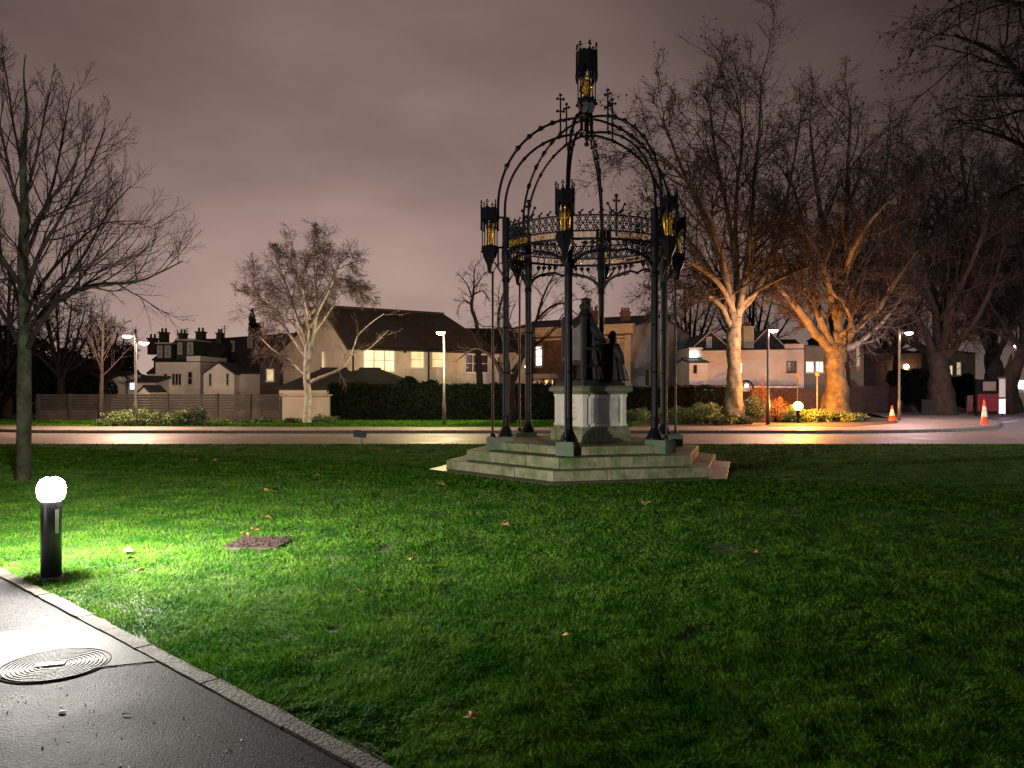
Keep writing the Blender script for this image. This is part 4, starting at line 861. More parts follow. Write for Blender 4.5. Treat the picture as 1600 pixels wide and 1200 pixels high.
# near tree outside the frame at the right, its branches hang into view
Yn = 16.5; b = (12.6, 18.5, 0)
def W(px, py, Y): return P3(px, py, Y)
limbs = [([Vector((12.6, 18.5, 5.5)), W(1680, 200, 17.5), W(1610, 130, 16.5), W(1550, 80, 16), W(1490, 55, 15.6)], .12, .02),
         ([Vector((12.6, 18.5, 6)), W(1690, 80, 17.5), W(1620, 20, 16.5), W(1560, 0, 16), W(1500, -10, 15.5)], .12, .02),
         ([Vector((12.6, 18.5, 4.9)), W(1680, 290, 17.5), W(1620, 240, 16.8), W(1570, 215, 16.4), W(1520, 200, 16)], .1, .02),
         ([Vector((12.6, 18.5, 5)), W(1700, 260, 18.5), W(1640, 180, 18.5), W(1590, 120, 18.8), W(1560, 60, 19)], .1, .02),
         ([Vector((12.6, 18.5, 4.6)), W(1700, 340, 18), W(1650, 300, 17.4), W(1600, 290, 17), W(1560, 310, 16.6)], .09, .02),
         ([Vector((12.6, 18.5, 6)), Vector((13.5, 18, 8)), Vector((14.5, 17.5, 10.5))], .12, .03)]
tree('near tree just out of frame whose leafy branches hang in the top right corner', b, [b, (12.6, 18.5, 2.5), (12.6, 18.5, 4.5), (12.6, 18.5, 6.2)], [.35, .28, .25, .18], limbs,
     [lv(12, .3, 1, 48, 14, .34, .3, .45, 7, .16, -.02, .009), lv(9, .2, 1, 45, 14, .55, .3, .5, 6, .18, -.06, .006), lv(6, .2, 1, 45, 14, .6, .3, .6, 5, .16, -.1, .0045)], BARK, TWIG, 31, leaves=4500, lsize=.04)
# dark trees behind at left and far right
def bgtree(label, px, Y, hpx, wpx, seed, group, n0=9, twm=1.0):
    b = (PX(px, Y), Y, 0); rg = random.Random(seed); limbs = []; y0 = HY + H * F / Y; fork = y0 - (y0 - hpx) * .3
    for i in range(n0):
        u = -1 + 2 * (i + .5) / n0 + rg.uniform(-.1, .1); s = wpx / 2; d = rg.uniform(-1.5, 1.5); tp = hpx + (fork - hpx) * .45 * abs(u) ** 1.5
        limbs.append(([P3(px, fork + rg.uniform(-10, 8), Y), P3(px + u * s * .4, fork - (fork - tp) * .35, Y + d * .4), P3(px + u * s * .75, fork - (fork - tp) * .7, Y + d * .8), P3(px + u * s, tp, Y + d)], .09 * Y / 35, .02 * Y / 35))
    return tree(label, b, [b, P3(px, (y0 + fork) / 2, Y), P3(px, fork, Y)], [.3, .24, .18], limbs, [lv(8, .2, 1, 42, 13, .4, .3, .45, 5, .14, .03, .016 * twm), lv(7, .2, 1, 42, 14, .5, .3, .55, 4, .16, .0, .012 * twm), lv(4, .2, 1, 42, 14, .5, .3, .6, 4, .16, 0, .01 * twm)], BARK, TWIG, seed, group)
bgtree('dark bushy bare tree beyond the road at the far left edge', 10, 41, 430, 190, 41, 'dark trees at the left')
bgtree('dark rounded bare tree between the left edge and the sapling', 95, 44, 465, 150, 42, 'dark trees at the left')
bgtree('low dark bare tree behind the sapling', 165, 46, 505, 90, 43, 'dark trees at the left')
bgtree('bare tree seen over the white house roof', 1075, 66, 440, 110, 44, 'bare trees behind the houses', 8, 1.3)
bgtree('bare tree rising behind the chimney of the white house', 1175, 70, 440, 120, 45, 'bare trees behind the houses', 8, 1.3)
bgtree('bare tree behind the dark house at the right', 1390, 74, 430, 130, 46, 'bare trees behind the houses', 8, 1.5)
bgtree('tall tangled bare tree filling the dark right background', 1545, 70, 260, 260, 47, 'bare trees behind the houses', 11, 2.0)
bgtree('tangled bare tree between the second and third plane trees', 1400, 62, 300, 200, 48, 'bare trees behind the houses', 10, 1.7)
bgtree('tangled bare tree at the far right edge of the view', 1620, 60, 300, 200, 49, 'bare trees behind the houses', 10, 1.7)

# ---------------------------------------------------------------- hedges and shrubs
def hedge(name, label, x0, x1, y0, y1, z1, n, size, m, cat='hedge', group=None, slope=None, core=True):
    root = empty(name, ((x0 + x1) / 2, (y0 + y1) / 2, 0), label, cat, group); og = ((x0 + x1) / 2, (y0 + y1) / 2, 0)
    X = rng.uniform(x0, x1, n); f = rng.random(n); Yy = np.where(f < .6, y0 + rng.exponential(.12, n), rng.uniform(y0, y1, n)); top = z1 + .11 * fbm(X, Yy, 2.2, 5) + .05 * rng.normal(size=n)
    Z = np.where(f < .6, rng.uniform(0, 1, n) * top, top - rng.exponential(.08, n)); Yy = Yy + .06 * fbm(X, Z * 2, 4, 6)
    leaf_cloud(np.stack([X, Yy, np.maximum(Z, .02)], 1), size, m, 'foliage', root, og)
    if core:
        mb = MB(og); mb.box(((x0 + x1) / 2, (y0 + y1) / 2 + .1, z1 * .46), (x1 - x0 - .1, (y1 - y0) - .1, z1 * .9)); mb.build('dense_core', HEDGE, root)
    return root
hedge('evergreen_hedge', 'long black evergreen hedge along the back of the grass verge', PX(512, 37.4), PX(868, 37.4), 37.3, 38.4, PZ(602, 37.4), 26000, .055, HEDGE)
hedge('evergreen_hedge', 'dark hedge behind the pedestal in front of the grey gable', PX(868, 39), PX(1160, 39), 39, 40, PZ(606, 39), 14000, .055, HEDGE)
def shrub(name, label, px, py, wpx, hpx, m, n, size, group, spiky=0, cat='shrub', rot=0, dpt=None):
    g = G(px, py); s = F / g.y; w_ = wpx / s / 2; h_ = hpx / s; root = empty(name, (g.x, g.y, 0), label, cat, group)
    u = rng.normal(size=(n, 3)); u /= np.linalg.norm(u, axis=1)[:, None]; r_ = rng.random(n) ** .35; lump = 1 + .22 * np.sin(u[:, 0] * 6 + px) + .2 * np.sin(u[:, 2] * 7 + u[:, 1] * 5 + px * .7)
    pts = u * (r_ * lump)[:, None] * np.array([w_, min(w_, .8), h_ * .55]) + np.array([g.x, g.y, h_ * .5]); pts[:, 2] = np.maximum(pts[:, 2], .02)
    leaf_cloud(pts, size, m, 'foliage', root, (g.x, g.y, 0), aspect=.35 if not spiky else .14)
    mb = MB((g.x, g.y, 0))
    for i in range(9): a = random.uniform(0, 6.28); e_ = Vector((g.x + math.cos(a) * w_ * .6, g.y + math.sin(a) * .4, h_ * random.uniform(.5, .95))); mb.tube([Vector((g.x + random.uniform(-.08, .08), g.y, -.02)), Vector((g.x, g.y, h_ * .35)) + Vector((math.cos(a), math.sin(a), 0)) * w_ * .25, e_], [.015, .01, .005], 4)
    mb.build('stem', BARK, root)
    return root
for i, (px, wp, hp, lb) in enumerate(((188, 50, 22, 'rounded olive shrub left of the leftmost lamp by the fence'), (222, 46, 24, 'rounded shrub directly behind the leftmost street lamp'), (255, 44, 20, 'pale green shrub just right of the leftmost street lamp'), (285, 40, 22, 'dull green shrub in the middle of the fence planting'), (308, 36, 26, 'taller dark shrub against the timber fence'), (338, 44, 10, 'low straggly plant near the right of the fence'))):
    shrub('fence_shrub', lb, px, 665, wp, hp, SHRUBD if i in (4,) else SHRUB, 2200, .05, 'shrubs along the timber fence')
for px, wp, hp, lb in ((455, 24, 8, 'small dark plant left of the birch trunk'), (505, 50, 12, 'low dark plant right of the birch trunk'), (372, 30, 7, 'lowest plant at the foot of the fence'), (410, 28, 8, 'small plant near the fence end')):
    shrub('low_plant', lb, px, 661, wp, hp, SHRUBD, 900, .045, 'low plants by the garage wall')
bed = [(1000, 657, 44, 18, 0, 'low pale shrub right of the pedestal'), (1012, 652, 36, 40, 2, 'brown shrub with red top right of the pedestal'), (1040, 660, 46, 20, 0, 'low green shrub behind the right canopy columns'), (1066, 662, 50, 26, 0, 'green shrub with broad leaves right of the columns'),
       (1080, 651, 60, 48, 2, 'tall orange brown hedge shrub behind the bed'), (1104, 662, 46, 30, 0, 'bright green leafy shrub left of the plane trunk'), (1118, 652, 50, 44, 2, 'orange brown shrub left of the tall plane trunk'), (1128, 664, 40, 16, 0, 'low green plant at the foot of the plane trunk'),
       (1050, 650, 50, 46, 2, 'brown shrub behind the white lit shaft'), (1175, 660, 44, 38, 1, 'green shrub right of the tall plane trunk'), (1188, 656, 30, 56, 2, 'tall pointed orange shrub beside the lamp post'), (1212, 660, 40, 34, 2, 'amber lit shrub right of the middle lamp post'),
       (1232, 660, 34, 22, 0, 'yellow lit shrub in front of the amber light'), (1262, 660, 34, 20, 0, 'yellow lit plant right of the amber light'), (1290, 659, 36, 18, 0, 'low shrub at the foot of the broad plane'), (1322, 659, 46, 14, 0, 'low grassy plant right of the broad plane trunk'), (1345, 658, 30, 11, 1, 'small grassy tuft at the end of the bed'),
       (1225, 650, 60, 44, 2, 'brown shrub behind the amber light'), (1160, 663, 30, 12, 1, 'dark low plant just right of the tall plane trunk')]
for px, py, wp, hp, k, lb in bed: shrub('bed_shrub', lb, px, py, wp, hp, (SHRUB, SHRUBD, BROWNH)[k], int(900 + wp * hp * 1.6), .05 if k != 2 else .035, 'shrubs in the planting bed')
shrub('flowering_shrub', 'small red flowering plant right of the pedestal', 1010, 640, 16, 12, mat('red_flower', (.5, .04, .03), .6, island=.3), 300, .06, None)
def ever(label, px, Y, py_top, wpx, seed, m=HEDGE):
    z = PZ(py_top, Y); w_ = wpx / F * Y / 2; c = (PX(px, Y), Y, 0); root = empty('evergreen_tree', c, label, 'tree', 'dark evergreens behind the fences'); n = 7000
    u = rng.normal(size=(n, 3)); u /= np.linalg.norm(u, axis=1)[:, None]; lump = 1 + .18 * np.sin(u[:, 0] * 7 + seed) + .15 * np.sin(u[:, 2] * 8 + seed * 2)
    pts = u * (rng.random(n) ** .3 * lump)[:, None] * np.array([w_, w_, z * .5]) + np.array([c[0], Y, z * .52])
    leaf_cloud(pts, .14, m, 'crown', root, c); mb = MB(c); mb.tube([(c[0], Y, 0), (c[0], Y, z * .5)], [.15, .08], 8); mb.build('trunk', BARK, root)
ever('dark evergreen at the far left beyond the road', 20, 46, 520, 130, 1); ever('dark evergreen mass left of the sapling', 110, 48, 550, 110, 2); ever('rounded dark evergreen above the terrace roofs', 397, 62, 503, 30, 3)
ever('dark evergreen behind the sapling and lamp', 185, 55, 545, 60, 4); ever('dark rounded evergreen right of the purple lamp', 1420, 50, 575, 64, 5); ever('dark evergreen left of the red notice board', 1505, 58, 590, 50, 6); ever('dark evergreen at the very left edge', -40, 40, 560, 110, 7)
ever('black evergreen bush behind the garage roof end', 640, 41, 590, 80, 8)

# ---------------------------------------------------------------- fences, garage
WOOD = mat('fence_wood', (.08, .062, .042), .85, 0, .3, 3, .3, 20, wave=(7.5, 2, .35))
WOODP = mat('fence_post', (.022, .021, .017), .85, 0, .3, 3, .3, 20)
fr_ = empty('timber_fence', (PX(305, 37.6), 37.6, 0), 'long low timber fence of horizontal boards left of the garage', 'fence'); fo = fr_.location.copy()
xs = [PX(p, 37.6) for p in (60, 110, 160, 211, 262, 339, 390, 441)]
for x0, x1 in zip(xs[:-1], xs[1:]):
    mb = MB(fo); zt = PZ(616, 37.6)
    for i in range(6): mb.box(((x0 + x1) / 2, 37.6 + (i % 2) * .02, .52 + i * (zt - .5) / 6 + .05), (x1 - x0 - .12, .03, (zt - .5) / 6 - .02))
    mb.build('board_panel', WOODP, fr_)
    mb = MB(fo); mb.box(((x0 + x1) / 2, 37.62, .25), (x1 - x0 - .12, .08, .5)); mb.build('gravel_board', mat('low_wall', (.04, .034, .028), .9, 0, .3, 3, .3), fr_)
for x in xs: mb = MB(fo); mb.box((x, 37.58, .62), (.13, .14, 1.26)); mb.build('post', WOODP, fr_)
CREAM = mat('cream_render', (.56, .5, .39), .85, 0, .14, 1.5, .15, 30, col2=(.62, .56, .45))
PALE = mat('white_render', (.78, .74, .69), .85, 0, .12, .8, .1, 30)
PINK = mat('pink_render', (.74, .66, .62), .85, 0, .1, .8, .1, 30)
GREY = mat('grey_render', (.2, .215, .24), .85, 0, .22, .8, .1, 20)
BRICK = mat('brick', (.14, .07, .05), .9, 0, .3, 5, .3, 40, wave=(13, 2, .75))
BRICKD = mat('dark_brick', (.05, .04, .042), .9, 0, .3, 3, .3, 40, wave=(13, 2, .75))
ROOF = mat('roof_tile', (.028, .022, .022), .85, 0, .3, 3, .4, 20, wave=(5, 2, .7))
SLATE = mat('slate', (.035, .037, .045), .7, 0, .3, 3, .3, 20, wave=(5, 2, .75))
TRIM = mat('white_trim', (.62, .59, .54), .6, 0, .1, 4)
STUC = mat('stucco_trim', (.5, .4, .3), .8, 0, .15, 3)
GLASSD = mat('dark_glass', (.02, .02, .025), .12, 0, .2, 2)
CHIM = mat('chimney_pot', (.16, .08, .05), .9, 0, .2, 6)
def lit(name, col, s): return mat(name, (.6, .55, .4), .5, 0, .1, 3, emit=col, es=s)
LWARM = lit('lit_window_warm', (1, .78, .36), .8); LGRN = lit('lit_window_yellow', (1, .94, .5), 1.0); LWHITE = lit('lit_window_white', (.9, .93, 1), 2.6); LDIM = lit('lit_window_dim', (1, .75, .4), .55); LAMB = lit('lit_window_amber', (1, .6, .2), 1.6); LCOOL = lit('lit_window_cool', (.85, 1, .85), 1.8)
class Wall:
    def __init__(s, A, B): s.A = Vector(A); s.B = Vector(B); s.d = (s.B - s.A).normalized(); s.n = Vector((s.d.y, -s.d.x)); s.L = (s.B - s.A).length
    def at(s, px):     # parameter along wall for a pixel column
        k = (px - 800) / F; return (k * s.A.y - s.A.x) / (s.d.x - k * s.d.y)
    def pt(s, t, z, o=0): q_ = s.A + s.d * t + s.n * o; return Vector((q_.x, q_.y, z))
def window(root, org, W_, px0, px1, py0, py1, pane, cols=1, rows=2, frame=TRIM, fw=.06, label=None, sill=True, zt=None):
    t0, t1 = W_.at(px0), W_.at(px1); Ym = W_.pt((t0 + t1) / 2, 0).y; z1 = PZ(py0, Ym); z0 = PZ(py1, Ym); rz = math.atan2(W_.d.y, W_.d.x); tm = (t0 + t1) / 2
    mb = MB(org)
    for t_ in (t0, t1): mb.box(W_.pt(t_, (z0 + z1) / 2, .03), (fw, .08, z1 - z0 + fw), rz)
    for z_ in (z0, z1): mb.box(W_.pt(tm, z_, .03), (t1 - t0 - fw, .08, fw), rz)
    for i in range(1, cols): mb.box(W_.pt(t0 + (t1 - t0) * i / cols, (z0 + z1) / 2, .035), (fw * .8, .06, z1 - z0 - fw), rz)
    for i in range(1, rows): mb.box(W_.pt(tm, z0 + (z1 - z0) * i / rows, .033), (t1 - t0 - fw, .05, fw * .6), rz)
    if sill: mb.box(W_.pt(tm, z0 - fw * .9, .07), (t1 - t0 + .14, .16, .05), rz)
    f = mb.build('window', frame, root, label=label)
    mb = MB(org); mb.box(W_.pt(tm, (z0 + z1) / 2, .008), (t1 - t0 - fw, .02, z1 - z0 - fw), rz); mb.build('pane', pane, f)
    return f
def house(name, label, A, B, depth, z_e, z_r, wallm, roofm, ridge='along', over=.25, z0=-.05, apex=.5, hip=(0, 0), cat='house', group=None, wl='wall'):
    """front wall A->B (left to right), going back by depth. ridge along the front wall or across (gable to the front)"""
    W_ = Wall(A, B); org = (A[0], A[1], 0); root = empty(name, org, label, cat, group); L_ = W_.L
    def p(t, b, z): q_ = W_.A + W_.d * t - W_.n * b; return Vector((q_.x, q_.y, z))
    mb = MB(org); 
    if z_r is None or z_r <= z_e:
        mb.add([p(0, 0, z0), p(L_, 0, z0), p(L_, depth, z0), p(0, depth, z0), p(0, 0, z_e), p(L_, 0, z_e), p(L_, depth, z_e), p(0, depth, z_e)], [(0, 1, 5, 4), (1, 2, 6, 5), (2, 3, 7, 6), (3, 0, 4, 7), (4, 5, 6, 7)])
        mb.build(wl, wallm, root)
        mb = MB(org); mb.slab([p(-.06, -.06, z_e + .06), p(L_ + .06, -.06, z_e + .06), p(L_ + .06, depth + .06, z_e + .06), p(-.06, depth + .06, z_e + .06)], .055); mb.build('roof', roofm, root)
        return root, W_, org, p
    if ridge == 'along':
        bm_ = depth * apex
        h0, h1 = hip
        mb.add([p(0, 0, z0), p(L_, 0, z0), p(L_, depth, z0), p(0, depth, z0), p(0, 0, z_e), p(L_, 0, z_e), p(L_, depth, z_e), p(0, depth, z_e), p(0, bm_, z_r - .02), p(L_, bm_, z_r - .02)],
               [(0, 1, 5, 4), (1, 2, 6, 9, 5) if not h1 else (1, 2, 6, 5), (2, 3, 7, 6), (3, 0, 4, 8, 7) if not h0 else (3, 0, 4, 7)]); mb.build(wl, wallm, root)
        mb = MB(org); sl = (z_r - z_e) / bm_; sl2 = (z_r - z_e) / (depth - bm_); o_ = over
        R0 = p(h0 if h0 else -o_, bm_, z_r + .05); R1 = p(L_ - h1 if h1 else L_ + o_, bm_, z_r + .05)
        mb.slab([p(-o_, -o_, z_e - sl * o_ + .05), p(L_ + o_, -o_, z_e - sl * o_ + .05), R1, R0], .09)
        mb.slab([R0, R1, p(L_ + o_, depth + o_, z_e - sl2 * o_ + .05), p(-o_, depth + o_, z_e - sl2 * o_ + .05)], .09)
        if h1: mb.slab([p(L_ + o_, -o_, z_e - sl * o_ + .05), p(L_ + o_, depth + o_, z_e - sl2 * o_ + .05), R1], .09)
        if h0: mb.slab([p(-o_, depth + o_, z_e - sl2 * o_ + .05), p(-o_, -o_, z_e - sl * o_ + .05), R0], .09)
        mb.tube([R0, R1], .09, 6); mb.build('roof', roofm, root)
    else:
        tm = L_ * apex; o_ = over
        mb.add([p(0, 0, z0), p(L_, 0, z0), p(L_, depth, z0), p(0, depth, z0), p(0, 0, z_e), p(L_, 0, z_e), p(L_, depth, z_e), p(0, depth, z_e), p(tm, 0, z_r - .02), p(tm, depth, z_r - .02)],
               [(0, 1, 5, 8, 4), (1, 2, 6, 5), (2, 3, 7, 9, 6), (3, 0, 4, 7)]); mb.build(wl, wallm, root)
        mb = MB(org); s0 = (z_r - z_e) / tm; s1 = (z_r - z_e) / (L_ - tm)
        mb.slab([p(-o_, -o_, z_e - s0 * o_ + .05), p(tm, -o_, z_r + .05), p(tm, depth + o_, z_r + .05), p(-o_, depth + o_, z_e - s0 * o_ + .05)], .09)
        mb.slab([p(tm, -o_, z_r + .05), p(L_ + o_, -o_, z_e - s1 * o_ + .05), p(L_ + o_, depth + o_, z_e - s1 * o_ + .05), p(tm, depth + o_, z_r + .05)], .09); mb.build('roof', roofm, root)
    return root, W_, org, p
def chimney(root, org, px0, px1, py_top, py_bot, Y, m, pots=3, dep=.6):
    x0, x1 = PX(px0, Y), PX(px1, Y); z1 = PZ(py_top, Y); z0 = PZ(py_bot, Y); mb = MB(org); xm = (x0 + x1) / 2
    mb.box((xm, Y, (z0 + z1) / 2 - .1), (x1 - x0, dep, z1 - z0 + .2)); mb.box((xm, Y, z1 + .04), (x1 - x0 + .12, dep + .12, .1)); c = mb.build('chimney', m, root)
    for i in range(pots):
        mb = MB(org); mb.lathe([(.1, 0), (.08, .25), (.1, .28), (.1, .3)], 8, (x0 + (x1 - x0) * (i + .5) / pots, Y, z1 + .09)); mb.build('chimney_pot', CHIM, c)
def pipe(root, org, W_, px, py0, py1, m=None):
    t = W_.at(px); Yp = W_.pt(t, 0).y; mb = MB(org); mb.tube([W_.pt(t, PZ(py0, Yp), .07), W_.pt(t, PZ(py1, Yp), .07)], .05, 6); mb.build('drainpipe', m or IRON, root)
# main cream house
A = (-8.47, 42.0); B = (A[0] + .8 * 9.6, A[1] + .6 * 9.6)
rt, WM, og, p = house('cream_house', 'cream rendered house with dark hipped roof and yellow lit windows', A, B, 10.4, 3.67, 6.0, CREAM, ROOF, apex=.32, hip=(0, 1.8), over=.2)
window(rt, og, WM, 567, 616, 545, 581, LGRN, 3, 2, fw=.07, label='wide three part lit window'); window(rt, og, WM, 641, 662, 549, 575, LWARM, 1, 2, label='lit sash window left of the drainpipe'); window(rt, og, WM, 674, 692, 550, 574, LWARM, 1, 2)
window(rt, og, WM, 726, 762, 554, 582, GLASSD, 3, 2, label='unlit three part window'); pipe(rt, og, WM, 551, 543, 602); pipe(rt, og, WM, 669, 540, 602); pipe(rt, og, WM, 770, 550, 602)
WG = Wall((A[0] - .6 * 10.4, A[1] + .8 * 10.4), A); window(rt, og, WG, 504, 508, 549, 578, LWARM, 1, 3, fw=.05, label='narrow lit window in the gable')
mb = MB(og); g0 = WM.pt(0, 3.62, .26); g1 = WM.pt(9.6, 3.62, .26); mb.tube([g0, g1], .06, 6); mb.build('gutter', IRON, rt)
mb = MB(og); ax = WM.pt(-.2, 0)   # bargeboards on the gable
gp = lambda t_, z: Vector((WG.A.x + WG.d.x * t_, WG.A.y + WG.d.y * t_, z)) + Vector((WG.n.x, WG.n.y, 0)) * .22
mb.tube([gp(10.4 + .2, 3.5), gp(10.4 * .68, 6.0), gp(0, 3.6)], .06, 4); mb.build('bargeboard', mat('dark_trim', (.06, .05, .045), .8), rt)
for px in (632, 700):   # small wall lamps, unlit
    mb = MB(og); t = WM.at(px); Yp = WM.pt(t, 0).y; mb.box(WM.pt(t, PZ(549, Yp), .06), (.14, .12, .16), R(37)); mb.build('wall_lamp', IRON, rt)
# link block right of the cream house
house('link_building', 'low dark roofed building right of the cream house behind the bare trees', (PX(700, 52), 52), (PX(830, 52), 52), 6, PZ(548, 52), PZ(511, 52), CREAM, ROOF, over=.2)
# garage with hipped black roof and pale wall
rt, WG2, og, p = house('garage', 'low garage with black hipped roof behind the birch and hedge', (PX(436, 39.6), 39.6), (PX(650, 39.6), 39.6), 5.5, PZ(606, 39.6), PZ(578, 42), mat('garage_wall', (.34, .3, .24), .85, 0, .12, 1, .2), mat('black_felt', (.01, .01, .011), .85, 0, .3, 3), hip=(1.4, 2.2), over=.15, cat='garage')
rt, WG3, og, p = house('garden_wall', 'pale rendered garden wall directly behind the birch trunk', (PX(441, 37.0), 37.0), (PX(514, 37.0), 37.0), .25, PZ(619, 37), None, mat('pale_wall', (.27, .235, .19), .85, 0, .15, 1, .2), MATS['garage_wall'], cat='wall')
mb = MB(og); mb.box((PX(478, 37), 37.1, PZ(617, 37)), (2.35, .36, .04)); mb.build('coping', mat('coping', (.26, .23, .19), .8), rt)
# left terraces
rt, W1, og, p = house('white_outbuilding', 'low white outbuilding with bright window at the left by the lamp', (PX(200, 50), 50), (PX(243, 50), 50), 4, PZ(597, 50), PZ(590, 50), PALE, SLATE, over=.1)
window(rt, og, W1, 203, 213, 596, 609, LWHITE, 1, 2, fw=.05)
for a_, b_, t_, m_, lb in ((130, 146, 592, GREY, 'grey shed at the left end of the terraces'), (146, 163, 585, CREAM, 'cream shed behind the sapling'), (164, 196, 583, PALE, 'white shed between the sapling and the leftmost lamp')):
    rt, W1, og, p = house('shed', lb, (PX(a_, 51), 51), (PX(b_, 51), 51), 3, PZ(t_ + 4, 51), PZ(t_, 51), m_, SLATE, over=.05, group='sheds behind the fence', cat='shed')
rt, W1, og, p = house('shed', 'small pointed white shed just right of the leftmost lamp', (PX(216, 44), 44), (PX(234, 44), 44), 2, PZ(612, 44), PZ(603, 44), PALE, SLATE, 'across', over=.05, group='sheds behind the fence', cat='shed')
rt, W1, og, p = house('terraced_house', 'dark terraced house with two slate dormers above a white rear wing', (PX(240, 57), 57), (PX(337, 57), 57), 8, PZ(562, 57), PZ(532, 61), BRICKD, SLATE, over=.1, group='rear of the left terrace')
for a_, b_, t_ in ((245, 268, 537), (276, 303, 532)):
    mb = MB(og); x0, x1 = PX(a_, 56.6), PX(b_, 56.6); z1 = PZ(t_, 56.6); z0 = PZ(562, 56.6); mb.box(((x0 + x1) / 2, 58, (z0 + z1) / 2), (x1 - x0, 2.8, z1 - z0)); d_ = mb.build('dormer', mat('dormer_slate', (.05, .055, .065), .8, 0, .2, 2), rt)
    mb = MB(og); mb.box(((x0 + x1) / 2, 58, z1 + .04), (x1 - x0 + .2, 3.0, .1)); mb.build('dormer_roof', TRIM, d_)
    Wd = Wall((x0, 56.6), (x1, 56.6)); m_ = 2 if a_ == 245 else 3
    window(rt, og, Wd, a_ + m_, a_ + 8, t_ + 4, t_ + 21, mat('pale_glass', (.3, .3, .34), .3), 1, 2, fw=.08, sill=False); window(rt, og, Wd, b_ - 9, b_ - 2, t_ + 4, t_ + 21, MATS['pale_glass'], 1, 2, fw=.08, sill=False)
for a_, b_, t_, b2 in ((251, 262, 521, 534), (281, 291, 523, 534), (308, 320, 520, 534), (233, 245, 530, 550), (340, 348, 522, 534)): chimney(rt, og, a_, b_, t_, b2, 60.5, BRICKD, 2)
for x_, t_ in ((249, 517), (277, 515), (292, 512), (351, 508)):
    mb = MB(og); q0 = P3(x_, 534, 60); q1 = P3(x_, t_, 60); mb.tube([q0, q1], .03, 4)
    for j in range(3): zz = q1.z - .1 - j * .16; mb.tube([(q1.x - .28 + j * .06, 60, zz), (q1.x + .28 - j * .06, 60, zz)], .018, 4)
    mb.build('aerial', IRON, rt)
rt, W1, og, p = house('white_rear_wing', 'two storey white rear wing with dark windows under the dormers', (PX(243, 52), 52), (PX(313, 52), 52), 5, PZ(566, 52), None, PALE, SLATE, group='rear of the left terrace')
mb = MB(og); mb.box(((PX(292, 52) + PX(313, 52)) / 2, 54.4, PZ(561, 52)), (PX(313, 52) - PX(292, 52), 4.9, .4)); mb.build('parapet', PALE, rt)
window(rt, og, W1, 256, 262, 584, 600, GLASSD, 1, 2, fw=.05); window(rt, og, W1, 269, 284, 584, 602, GLASSD, 3, 1, fw=.05); window(rt, og, W1, 294, 301, 581, 601, GLASSD, 1, 2, fw=.05)
rt, W1, og, p = house('white_lean_to', 'narrow white lean-to left of the white rear wing', (PX(230, 53), 53), (PX(243, 53), 53), 3, PZ(583, 53), PZ(570, 53), PALE, SLATE, group='rear of the left terrace', over=.05)
rt, W1, og, p = house('white_gabled_wing', 'small white gabled wing with two narrow windows behind the fence', (PX(318, 50), 50), (PX(366, 50), 50), 5, PZ(583, 50), PZ(566, 50), PALE, SLATE, 'across', over=.1, group='rear of the left terrace')
window(rt, og, W1, 327, 331, 584, 603, GLASSD, 1, 2, fw=.04); window(rt, og, W1, 354, 358, 583, 602, GLASSD, 1, 2, fw=.04)
rt, W1, og, p = house('low_wing', 'low white walled wing with steep black roof beside the gabled wing', (PX(367, 51), 51), (PX(406, 51), 51), 5, PZ(583, 51), PZ(561, 53), mat('wing_wall', (.42, .37, .33), .85, 0, .12, 1), ROOF, over=.08, group='rear of the left terrace')
rt, W1, og, p = house('brick_block', 'long dark brick block with small windows behind the birch', (PX(333, 62), 62), (PX(486, 54), 54), 7, PZ(530, 62), PZ(524, 62), BRICKD, SLATE, over=.05, group='rear of the left terrace')
window(rt, og, W1, 388, 394, 528, 543, MATS['pale_glass'], 1, 2, fw=.08, sill=False); window(rt, og, W1, 362, 366, 533, 549, MATS['pale_glass'], 1, 2, fw=.06, sill=False); window(rt, og, W1, 435, 442, 520, 527, MATS['pale_glass'], 1, 1, fw=.06, sill=False)
rt, W1, og, p = house('side_building', 'dark side building with one small warm lit window left of the cream house', (PX(406, 49), 49), (PX(437, 49), 49), 5, PZ(566, 49), PZ(558, 49), BRICKD, ROOF, over=.05)
window(rt, og, W1, 417, 428, 577, 595, LDIM, 1, 1, fw=.06)
mb = MB(); 
# brick villa behind the canopy
A = (-1.1, 55.8); B = (7.4, 50.0)
rt, WB, og, p = house('brick_villa', 'brick villa with stucco cornice, arched windows and lit porch behind the statue', A, B, 9.6, 5.3, 6.3, BRICK, SLATE, over=.1)
rz = math.atan2(WB.d.y, WB.d.x)
mb = MB(og); mb.box(WB.pt(WB.L / 2, 5.15, .1), (WB.L + .4, .3, .5), rz); mb.box(WB.pt(WB.L / 2, 5.43, .2), (WB.L + .6, .5, .12), rz); mb.box(WB.pt(WB.L / 2, 4.7, .04), (WB.L, .08, .12), rz); mb.build('cornice', STUC, rt)
mb = MB(og); mb.box(WB.pt(WB.L - .15, 2.4, .03), (.35, .06, 4.8), rz); mb.build('quoin', STUC, rt)
window(rt, og, WB, 837, 848, 541, 572, LWHITE, 1, 2, STUC, .1); window(rt, og, WB, 966, 977, 531, 565, mat('blind_glass', (.3, .24, .2), .5), 1, 2, STUC, .1); window(rt, og, WB, 900, 912, 535, 567, GLASSD, 1, 2, STUC, .1)
